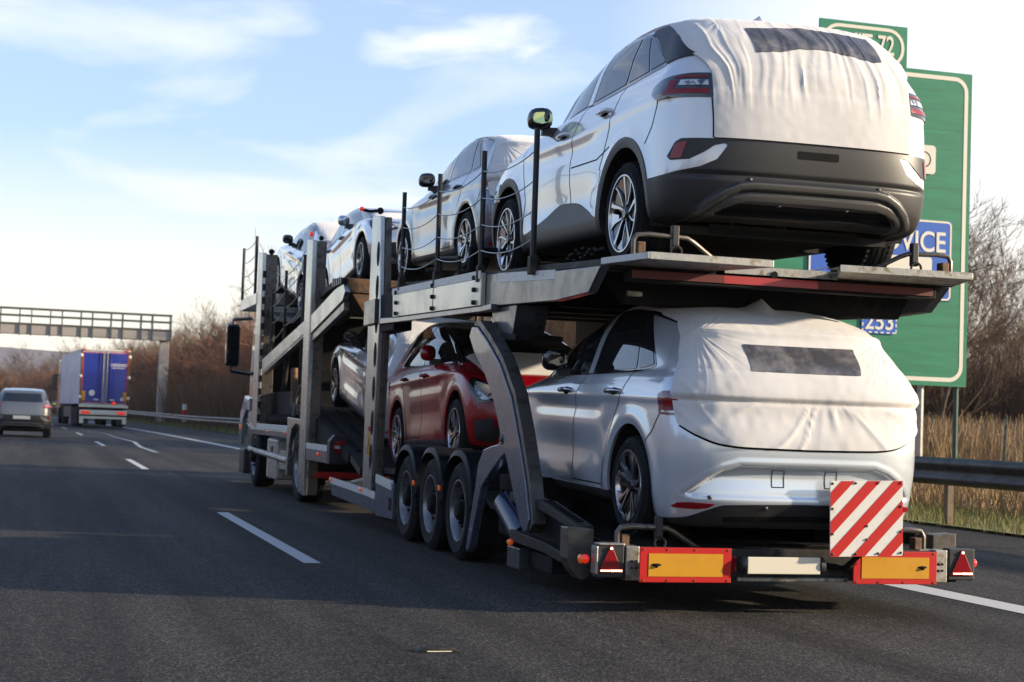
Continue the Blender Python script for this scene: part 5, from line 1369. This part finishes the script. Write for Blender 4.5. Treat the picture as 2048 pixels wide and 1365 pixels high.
mb = MB(); mb.lathe([(0, .0001), (.0, .14), (.03, .17), (.57, .17), (.60, .14), (.60, .0001)], (XL+.25, 24.15, .17), 2, 20); mb.build('air_tank', 'cream', TK, smooth=True)
mb = MB(); mb.lathe([(22.0, .0001), (22.0, .15), (22.03, .19), (22.5, .19), (22.55, .15), (22.55, .0001)], (XL+.3, 0, .62), 1, 20); mb.build('air_tank', 'galv', TK, smooth=True)
tb_('chassis_rail', (XL+.7, 18.5, .62), (XL+.86, 27.0, .86), 'dark_frame', both_sides=True)
tb_('battery_box', (XL+.35, 21.7, .25), (XR-.35, 24.3, .78), 'dark_frame')
# rear end of the truck
tb_('tail_side_plate', (XL, 18.60, .565), (XL+.04, 20.10, .76), 'carrier_blue', both_sides=True)
tb_('tail_side_strip', (XL-.004, 18.60, .705), (XL-.001, 20.10, .775), 'strip', bevel=0, both_sides=True)
mb = MB(); mb.sphere((XL-.02, 19.1, .66), 1, 10, (.02, .03, .024)); mb.build('side_marker_lamp', 'lens_orange', TK, smooth=True)
PR('tail_lamp_box', [(XL+.0, .56), (XL+.215, .56), (XL+.215, .90), (XL+.06, .90), (XL+.0, .82)], 1, 18.45, 18.60, 'trim', TK, bevel=.008, mir=True)
for s_ in (0, 1):
    xc = XL+.125 if s_ == 0 else mirx(XL+.125)
    mb = MB(); mb.lathe([(18.425, .0001), (18.428, .078), (18.449, .082)], (xc, 0, .755), 1, 28); lo = mb.build('tail_lamp', 'lens_red', TK, smooth=True)
    mb = MB(); mb.box((xc-.07, 18.415, .742), (xc+.07, 18.424, .775)); c = mb.build('lamp_bar', 'lens_clear', TK); reparent(c, lo)
tb_('rear_cross_beam', (XL+.22, 18.5, .60), (XR-.22, 18.62, .68), 'dirty_steel')
tb_('rear_reflector', (XL+.1, 20.0, .34), (XR-.4, 20.02, .42), 'red_sheet')
tb_('beam_block', (XL+.33, 18.44, .60), (XL+.42, 18.5, .68), 'galv'); tb_('beam_block', (XL+.46, 18.44, .60), (XL+.55, 18.5, .68), 'galv')
# sloping lower deck that carries the front silver car
for s_ in (0, 1):
    def T(x): return x if s_ == 0 else mirx(x)
    x0, x1 = sorted((T(XL+.14), T(XL+.80)))
    mb = MB(); mb.prism([(17.3, .56), (18.0, .72), (20.7, 1.18), (22.4, 1.30), (22.4, 1.22), (20.7, 1.10), (18.0, .64), (17.3, .48)], 0, x0, x1); mb.build('lower_wheel_track', 'dirty_steel', TK)
    mb = MB()
    for k in range(3):
        xx = x0+.08+k*.2; mb.prism([(18.0, .735), (20.7, 1.195), (20.7, 1.18), (18.0, .72)], 0, xx, xx+.07)
    mb.build('track_channels', 'dark_frame', TK)
PR('deck_web', [(17.9, .70), (20.7, 1.16), (20.7, .85), (17.9, .60)], 0, XL+.12, XL+.16, 'dark_frame', TK, mir=True)
# machinery between cab and deck
tb_('hydraulic_cabinet', (XL+.25, 21.9, 1.0), (XR-.25, 25.3, 1.45), 'dark_frame')
tb_('cab_bulkhead', (XL+.08, 25.75, .95), (XR-.08, 25.9, 2.74), 'dark_frame')
tb_('crossmember_tall', (XL+.5, 24.0, 1.45), (XR-.5, 24.2, 2.35), 'dark_frame')
TU('deck_strut', [(XL+.1, 22.6, 2.05), (XL+.1, 22.9, 1.45)], .035, 'dirty_steel', TK, mir=True)
TU('hydraulic_arm', [(XL+.15, 22.3, 1.75), (XL+.15, 22.2, 1.25), (XL+.25, 21.7, 1.2)], .05, 'rust', TK)
TU('hydraulic_hose', [(XL+.1, 21.9, 1.1), (XL+.12, 21.8, 1.35), (XL+.1, 21.4, 1.5)], .018, 'galv', TK)
mb = MB()
for i in range(16): mb.lathe([(-.03, .05), (.0, .085), (.03, .05)], (XL+.16, 21.95+i*.17, 1.03), 1, 12)
for i in range(len(mb.V)): pass
mb.build('coiled_hose', 'dirty_steel', TK, smooth=True)
# cab
cabp = [(26.0, .42), (28.35, .42), (28.42, 1.2), (28.35, 1.75), (27.95, 2.62), (27.7, 2.76), (26.0, 2.76)]
PR('cab', [(25.95, .95), (26.4, .95), (26.4, .55), (27.7, .42), (27.75, 1.2), (27.7, 1.75), (27.45, 2.62), (27.3, 2.74), (25.95, 2.74)], 0, XL+.22, XR-.22, 'grey_paint', TK, bevel=.05)
PR('cab_window', [(26.5, 1.75), (27.5, 1.72), (27.3, 2.40), (26.5, 2.42)], 0, XL+.21, XL+.218, 'glass', TK, bevel=0, mir=True)
PR('wheel_arch_panel', [(25.9, 1.35), (26.4, 1.40), (26.9, 1.15), (27.0, .6), (26.75, .6), (26.6, 1.0), (26.2, 1.18), (25.9, 1.15)], 0, XL-.01, XL+.06, 'silver_paint', TK, bevel=.02, mir=True)
tb_('front_step', (XL+.0, 26.3, .15), (XL+.4, 26.9, .55), 'trim', both_sides=True, bevel=.03)
mb = MB(); mb.box((XL-.03, 26.75, .86), (XL+.0, 26.87, .93)); mb.build('side_marker_lamp', 'lit_orange', TK, bevel=.01)
for s_ in (0, 1):
    def X2(a, b): return (a, b) if s_ == 0 else (mirx(b), mirx(a))
    a, b = X2(XL-.19, XL+.04)
    mr = tb_('door_mirror', (a, 27.75, 1.90), (b, 27.95, 2.62), 'gloss_black', bevel=.05)
    a2, b2 = (a+.02, b-.02); q = tb_('mirror_glass', (a2, 27.742, 2.16), (b2, 27.749, 2.58), 'glass', bevel=0); reparent(q, mr)
    q = tb_('mirror_glass', (a2, 27.742, 1.94), (b2, 27.749, 2.13), 'glass', bevel=0); reparent(q, mr)
    xo = XL-.08 if s_ == 0 else mirx(XL-.08); xi = XL+.25 if s_ == 0 else mirx(XL+.25)
    TU('mirror_bracket', [(xo, 27.9, 2.62), (xo, 27.9, 2.70), (xi, 27.95, 2.74)], .03, 'gloss_black', TK)
    TU('mirror_bracket', [(xo, 27.9, 1.90), (xo, 27.9, 1.82), (xi, 27.95, 1.78)], .03, 'gloss_black', TK)
TU('aerial', [(XL+.15, 27.0, 3.0), (XL+.13, 27.05, 4.2)], .006, 'wire', TK)
M['lit_orange'] = M['lens_orange']
# ------------------------------------------------------------------ cars on the transporter
def ang(dz, dy): return math.atan2(dz, dy)
G8 = 'cars loaded on the transporter'
make_car('crossover_car', 'suv', 'white_paint', (4.455, 9.78, 2.135), 0, ang(.10, 2.70), 'white crossover with white fabric cover at the rear end of the upper deck', 'car', group=G8, handle='white_paint', scale=(1.02, 1, 1))
make_car('hatchback_car', 'hatch', 'silver_cool', (4.45, 9.64, .42), 0, R(1.3), 'silver hatchback under white rear cover at the back of the lower deck', 'car', group=G8, mirror_paint='gloss_black', handle='alloy')
make_car('hatchback_car', 'hatch', 'champagne', (4.415, 14.18, 2.46), 0, ang(.09, 2.6), 'silver hatchback second from the rear on the upper deck behind the wire rail', 'car', group=G8, scale=(.9, .99, .87))
make_car('hatchback_car', 'hatch', 'red_paint', (4.415, 16.71, .61), math.pi, ang(.08, 2.42), 'dark red hatchback facing backwards above the trailer wheels', 'car', group=G8, front_cover=True, mirror_paint='red_paint', scale=(.9, .93, .985))
make_car('hatchback_car', 'hatch', 'silver_paint', (4.40, 21.58, 2.50), math.pi, R(5.6), 'silver hatchback facing backwards on the inclined upper deck of the truck', 'car', group=G8, front_cover=True, mirror_paint='silver_paint', cover=True, scale=(.88, .95, .85))
make_car('hatchback_car', 'hatch', 'silver_cool', (4.415, 23.70, 2.56), 0, R(10.5), 'silver hatchback tilted nose up, frontmost on the upper deck', 'car', group=G8, scale=(.9, 1.0, .9))
make_car('hatchback_car', 'hatch', 'silver_paint', (4.44, 18.21, .83), 0, R(9.4), 'silver hatchback climbing the ramp between the two steel posts on the lower level', 'car', group=G8, scale=(.92, .95, .92))
# ------------------------------------------------------------------ other traffic
make_car('suv_car', 'suv', 'grey_paint', (-.42, 61.5, 0), R(-1), 0, 'brown-grey SUV driving in the left lane at the picture edge', 'car', cover=False, plate=True, rails=True, lamps_lit=True, scale=(1.12, 1.12, 1.08))
LT = empty('lorry', (3.80, 97, .05), (0, 0, R(3.4))); LT.scale = (1.12, 1.12, 1.145)
tag(LT, 'articulated lorry with blue rear doors driving ahead at left', 'lorry')
def lb(name, a, b, m, bevel=.01, parent=LT):
    mb = MB(); mb.box(a, b); return mb.build(name, m, parent=parent, bevel=bevel)
lb('box_body', (-1.24, .05, 1.15), (1.24, 13.0, 3.86), 'truck_side'); lb('roof', (-1.25, .0, 3.862), (1.25, 13.0, 3.93), 'cream')
for s in (-1, 1):
    d = lb('rear_door', (.035 if s > 0 else -1.13, -.02, 1.27), (1.13 if s > 0 else -.035, .045, 3.74), 'truck_blue')
    lb('locking_bar', (s*.10-.025, -.07, 1.2), (s*.10+.025, -.03, 3.8), 'galv'); lb('locking_bar', (s*.26-.02, -.07, 1.2), (s*.26+.02, -.03, 3.8), 'truck_blue')
    lb('door_handle', (s*.40-.12, -.08, 1.36), (s*.40+.12, -.04, 1.42), 'warn_white')
    lb('frame_post', (s*1.19-.055, -.04, 1.15), (s*1.19+.055, .04, 3.86), 'rust')
    lb('red_edge', (s*1.12-.02, -.035, 1.25), (s*1.12+.02, -.022, 3.76), 'board_red', 0)
    lb('marking_panel', (s*1.04-.09, -.04, 1.33), (s*1.04+.09, -.025, 1.80), 'board_yellow')
    lb('top_marker_lamp', (s*1.08-.07, -.06, 3.88), (s*1.08+.07, .0, 3.94), 'lit_red')
    for z in (1.5, 2.55, 3.6): mb = MB(); mb.sphere((s*1.22, -.03, z), 1, 10, (.09, .04, .09)); mb.build('hinge', 'warn_white', parent=LT, smooth=True)
    lb('tail_lamp', (s*.90-.22, -.06, .66), (s*.90+.22, .0, .80), 'lit_red')
    lb('mudflap', (s*.95-.25, .25, .12), (s*.95+.25, .28, .62), 'trim')
    for y in (1.6, 2.9, 4.2, 10.6, 13.6): 
        w_ = MB(); w_.lathe([(s*1.22, .0001), (s*1.22, .26), (s*1.24, .30), (s*1.24, .42), (s*1.20, .49), (s*.90, .49)], (0, y, .50), 0, 24); w_.build('wheel', 'tyre', parent=LT, smooth=True)
    lb('side_guard', (s*1.2-.02, 5.0, .45), (s*1.2+.02, 10.0, 1.0), 'trim')
lb('red_edge', (-1.10, -.035, 3.75), (1.10, -.022, 3.79), 'board_red', 0); lb('red_edge', (-1.10, -.035, 1.23), (1.10, -.022, 1.27), 'board_red', 0)
lb('rear_sill', (-1.24, -.03, 1.0), (1.24, .1, 1.14), 'cream'); lb('lamp_beam', (-1.2, -.03, .62), (1.2, .08, .86), 'cream'); lb('number_plate', (-.28, -.05, .68), (.28, -.035, .82), 'warn_white')
lb('underrun_bar', (-1.18, .0, .42), (1.18, .1, .54), 'cream')
for s in (-1, 1): lb('bar_foot', (s*1.08-.10, .0, .18), (s*1.08+.10, .1, .42), 'cream')
lb('chassis', (-.5, .1, .6), (.5, 13.5, 1.14), 'dark_frame'); lb('tractor_cab', (-1.22, 13.4, .6), (1.22, 15.4, 3.7), 'grey_paint', .06)
lb('cab_mirror', (-1.62, 14.4, 2.0), (-1.36, 14.55, 2.8), 'gloss_black', .04); lb('mirror_bracket', (-1.5, 14.42, 2.801), (-1.22, 14.5, 2.86), 'gloss_black')
mb = MB(); mb.lathe([(-.045, .0001), (-.045, .15), (-.022, .15)], (-.62, 0, 1.72), 1, 20); mb.build('round_sticker', 'warn_white', parent=LT)
lb('small_sticker', (.83, -.04, 1.36), (.97, -.024, 1.52), 'strip', 0); mb = MB(); mb.lathe([(-.05, .0001), (-.05, .10), (-.022, .10)], (.50, 0, 1.22), 1, 16); mb.build('round_reflector', 'lit_red', parent=LT)
for z, w_ in ((3.18, .92), (3.10, .88), (2.99, .66)):
    mb = MB(); x = .68-w_/2
    rr_ = random.Random(int(z*100))
    while x < .68+w_/2: l = rr_.uniform(.03, .10); mb.box((x, -.026, z), (x+l, -.0215, z+.045)); x += l+.025
    mb.build('faint_lettering', 'warn_white', parent=LT)
# ------------------------------------------------------------------ bare winter trees and scrub
def tube_np(P0, P1, r0, r1, n=3):
    d = P1-P0; L_ = np.linalg.norm(d); d = d/max(L_, 1e-6); u = np.cross(d, [0.3, .5, .81]); u /= np.linalg.norm(u); v = np.cross(d, u)
    a = np.arange(n)*2*math.pi/n; c = np.outer(np.cos(a), u)+np.outer(np.sin(a), v)
    return np.concatenate([P0+c*r0, P1+c*r1])
def bare_tree(seed, H, spread=.5, depth=5, nstems=1, twig=1.0):
    rg = random.Random(seed); TV = []; CV = []
    def grow(p, d, L_, r, lv):
        segs = 3 if lv < 2 else 2; pts = [p]
        for i in range(segs):
            d2 = d+np.array([rg.gauss(0, .12), rg.gauss(0, .12), .06+rg.gauss(0, .05)]); d = d2/np.linalg.norm(d2)
            q = p+d*L_/segs; r2 = r*(.80 if lv < depth else .5)
            (TV if lv == 0 else CV).append(tube_np(p, q, r, r2, 6 if lv == 0 else 3)); p = q; r = r2; pts.append((p, d.copy(), r))
        if lv >= depth: return
        nb = rg.choice((3, 4)) if lv < depth-1 else rg.choice((3, 4, 5))
        for i in range(nb):
            k = rg.choice(pts[1:]) if i else pts[-1]; q, dd, rr_ = k
            a = rg.uniform(0, 2*math.pi); s = spread*rg.uniform(.5, 1.3)
            u = np.cross(dd, [.2, .3, .93]); u /= np.linalg.norm(u); v = np.cross(dd, u)
            nd = dd+(math.cos(a)*u+math.sin(a)*v)*s*1.3; nd /= np.linalg.norm(nd)
            grow(q, nd, L_*rg.uniform(.55, .80), max(rr_*.68, .006*twig), lv+1)
    for s in range(nstems):
        a = rg.uniform(0, 6.28); o = np.array([math.cos(a), math.sin(a), 0])*(.0 if nstems == 1 else rg.uniform(.1, .6))
        d = np.array([math.cos(a)*.22*(nstems > 1), math.sin(a)*.22*(nstems > 1), 1.]); grow(o, d/np.linalg.norm(d), H*.36, H*.012/(1 if nstems == 1 else 1.6), 0)
    def pack(L_, n):
        V = np.concatenate(L_); F = []
        for i in range(len(L_)):
            b = i*2*n
            for k in range(n): F.append((b+k, b+(k+1) % n, b+n+(k+1) % n, b+n+k))
        return V, F
    return pack(TV, 6), pack(CV, 3)
def tree_proto(seed, H, m, **k):
    (tv, tf), (cv, cf) = bare_tree(seed, H, **k)
    a = bpy.data.meshes.new('trunk'); a.from_pydata(tv.tolist(), [], tf); a.materials.append(M['bark'])
    b = bpy.data.meshes.new('crown'); b.from_pydata(cv.tolist(), [], cf); b.materials.append(M[m])
    return a, b
TP = {'tall': [tree_proto(3, 9, 'twig', spread=.45, depth=6, twig=1.), tree_proto(5, 9, 'twig_dark', spread=.40, depth=6, twig=1.), tree_proto(8, 8, 'twig', spread=.5, depth=6)],
      'scrub': [tree_proto(21, 5, 'twig', spread=.5, depth=5, nstems=5, twig=1.6), tree_proto(22, 5, 'twig_red', spread=.55, depth=5, nstems=5, twig=1.6), tree_proto(23, 5, 'twig_dark', spread=.5, depth=5, nstems=5, twig=1.6)]}
def plant(kind, i, x, y, s, rz, name, label, cat, group, sz=1.):
    a, b = TP[kind][i]; r = empty(name, (x, y, -.05), (0, 0, rz)); r.scale = (s, s, s*sz); tag(r, label, cat, group)
    for n_, me in (('trunk', a), ('crown', b)): o = bpy.data.objects.new(n_, me); COL.objects.link(o); o.parent = r
rt = random.Random(11)
# right hand side, behind the sign
for i in range(72):
    y = rt.uniform(42, 95); x = (.46+rt.uniform(-.20, .30))*y+1.5
    plant('tall', i % 3, x, y, rt.uniform(.75, 1.10), rt.uniform(0, 6), 'bare_tree', 'tall bare winter tree standing behind the green sign and the carrier', 'tree', 'bare trees on the right beyond the fence')
for i in range(60):
    y = rt.uniform(36, 70); x = (.40+rt.uniform(-.16, .34))*y+2
    plant('scrub', i % 3, x, y, rt.uniform(.45, .85), rt.uniform(0, 6), 'bare_shrub', 'leafless brown shrub in the scrub behind the green sign and the carrier', 'shrub', 'shrubs on the right beyond the fence')
# left and centre: a long brown wood following the bend
def edge_x(y): return 13.5+curve_x(y)*.9
for i in range(120):
    y = 85+240*(i/120)**1.0+rt.uniform(-3, 3); x = edge_x(y)+rt.uniform(2, 14)
    plant('scrub', rt.choice((0, 1, 1, 2)), x, y, rt.uniform(1.35, 1.95), rt.uniform(0, 6), 'bare_shrub', 'leafless brown shrub in the thicket behind the far guardrail', 'shrub', 'shrubs behind the far guardrail', 1.0)
for i in range(96):
    y = 95+240*(i/96)+rt.uniform(-3, 3); x = edge_x(y)+rt.uniform(4, 22)
    plant('tall', i % 3, x, y, rt.uniform(1.15, 1.55), rt.uniform(0, 6), 'bare_tree', 'bare brown tree in the wood behind the far guardrail', 'tree', 'bare trees behind the far guardrail')
# wood that closes the view where the motorway bends away
for i in range(46):
    t = i/46; x = -60+90*t; y = 330+rt.uniform(0, 40)
    plant('tall', i % 3, x, y, rt.uniform(1.1, 1.5)*(.8+.4*t), rt.uniform(0, 6), 'bare_tree', 'hazy brown tree in the wood closing the end of the road at far left', 'tree', 'trees closing the road at far left')
for i in range(60):
    t = i/60; x = -60+90*t; y = 318+rt.uniform(0, 30)
    plant('scrub', i % 3, x, y, rt.uniform(1.3, 1.9), rt.uniform(0, 6), 'bare_shrub', 'brown shrub at the foot of the wood closing the road at far left', 'shrub', 'shrubs closing the road at far left')
# mass of undergrowth: fine upright stems nobody could count
def stems(name, gen, n, h0, h1, w, m, seed, lean=.25, nb=1):
    rg = np.random.default_rng(seed); X, Y = gen(rg, n); hgt = rg.uniform(h0, h1, n); a = rg.uniform(0, 2*math.pi, n); ln = rg.normal(0, lean, (n, 2))*hgt[:, None]
    V = np.zeros((n, 4, 3)); dx = np.cos(a)*w/2; dy = np.sin(a)*w/2
    V[:, 0] = np.stack([X-dx, Y-dy, X*0-.03], 1); V[:, 1] = np.stack([X+dx, Y+dy, X*0-.03], 1)
    V[:, 2] = np.stack([X+dx*.3+ln[:, 0], Y+dy*.3+ln[:, 1], hgt], 1); V[:, 3] = np.stack([X-dx*.3+ln[:, 0], Y-dy*.3+ln[:, 1], hgt], 1)
    me = bpy.data.meshes.new(name); me.from_pydata(V.reshape(-1, 3).tolist(), [], np.arange(n*4).reshape(n, 4).tolist()); me.materials.append(M[m])
    o = bpy.data.objects.new(name, me); COL.objects.link(o); tag(o, kind='stuff'); return o
cv = np.vectorize(curve_x)
def g_verge(rg, n): Y = rg.uniform(8, 60, n)**1.0; return rg.uniform(10.85, 13.4, n), Y
stems('verge_tufts', g_verge, 42000, .03, .17, .012, 'grass', 1, .3)
def g_verge2(rg, n): Y = rg.uniform(60, 320, n); return rg.uniform(11.0, 13.4, n)+cv(Y), Y
stems('verge_tufts', g_verge2, 14000, .08, .25, .05, 'grass', 2, .3)
def g_reed(rg, n): Y = rg.uniform(18, 60, n); return 13.0+rg.uniform(0, 1, n)**1.2*26, Y
stems('dry_reeds', g_reed, 60000, .15, .75, .020, 'reed', 3, .30)
def g_reed2(rg, n): Y = rg.uniform(28, 50, n); return rg.uniform(16.5, 34, n), Y
stems('dry_reeds', g_reed2, 26000, .8, 1.7, .025, 'reed', 4, .24)
def g_und(rg, n): Y = rg.uniform(75, 340, n); return 13.4+cv(Y)*.9+rg.uniform(0, 1, n)**1.5*12, Y
stems('undergrowth', g_und, 46000, .8, 4.2, .09, 'twig', 5, .22)
def g_und2(rg, n): return rg.uniform(-75, 35, n), rg.uniform(312, 352, n)
stems('undergrowth', g_und2, 22000, 2.5, 6.5, .18, 'twig_red', 6, .2)
def g_und3(rg, n): Y = rg.uniform(46, 80, n); return (.30+rg.uniform(0, .55, n))*Y, Y
stems('undergrowth', g_und3, 46000, .8, 4.2, .05, 'twig_dark', 7, .22)
def g_und4(rg, n): Y = rg.uniform(80, 130, n); return (.26+rg.uniform(0, .16, n))*Y, Y
stems('undergrowth', g_und4, 16000, 2.5, 9.5, .11, 'twig', 8, .16)
# chain link fence beyond the verge
fe = empty('chain_link_fence', (16, 26, 0)); tag(fe, 'green post and wire mesh fence in the dry grass at right', 'fence')
fx = lambda y: 18.3+(y-28)*.05
for y in range(22, 60, 3):
    mb = MB(); mb.tube([(fx(y)-16, y-26, 0), (fx(y)-16+.05, y-26, 1.6)], .025, 6); mb.build('fence_post', 'post_green', parent=fe)
mb = MB()
for i in range(200):
    y = 22+i*.19; a = (fx(y)-16, y-26, .02); b = (fx(y+1.4)-16, y+1.4-26, 1.5); c = (fx(y)-16, y-26, 1.5); d = (fx(y+1.4)-16, y+1.4-26, .02)
    mb.tube([a, b], .003, 3, False); mb.tube([c, d], .003, 3, False)
mb.build('wire_mesh', 'post_grey', parent=fe)
mb = MB(); mb.tube([(18.2-16, 27.2-26, 0), (18.75-16, 27.9-26, 1.55)], .03, 6); mb.build('brace_post', 'post_green', parent=fe)
# thin haze over the far country

hb = MB(); hb.box((-1400, -50, -1.2), (1750, 2700, 92)); hm = bpy.data.materials.new('haze'); hm.use_nodes = True; t = hm.node_tree; t.nodes.clear()
o_ = t.nodes.new('ShaderNodeOutputMaterial'); v_ = t.nodes.new('ShaderNodeVolumePrincipled'); v_.inputs['Color'].default_value = (.93, .93, 1, 1); v_.inputs['Density'].default_value = .00012
t.links.new(v_.outputs[0], o_.inputs['Volume'])
hz = hb.build('haze', hm); tag(hz, kind='stuff')
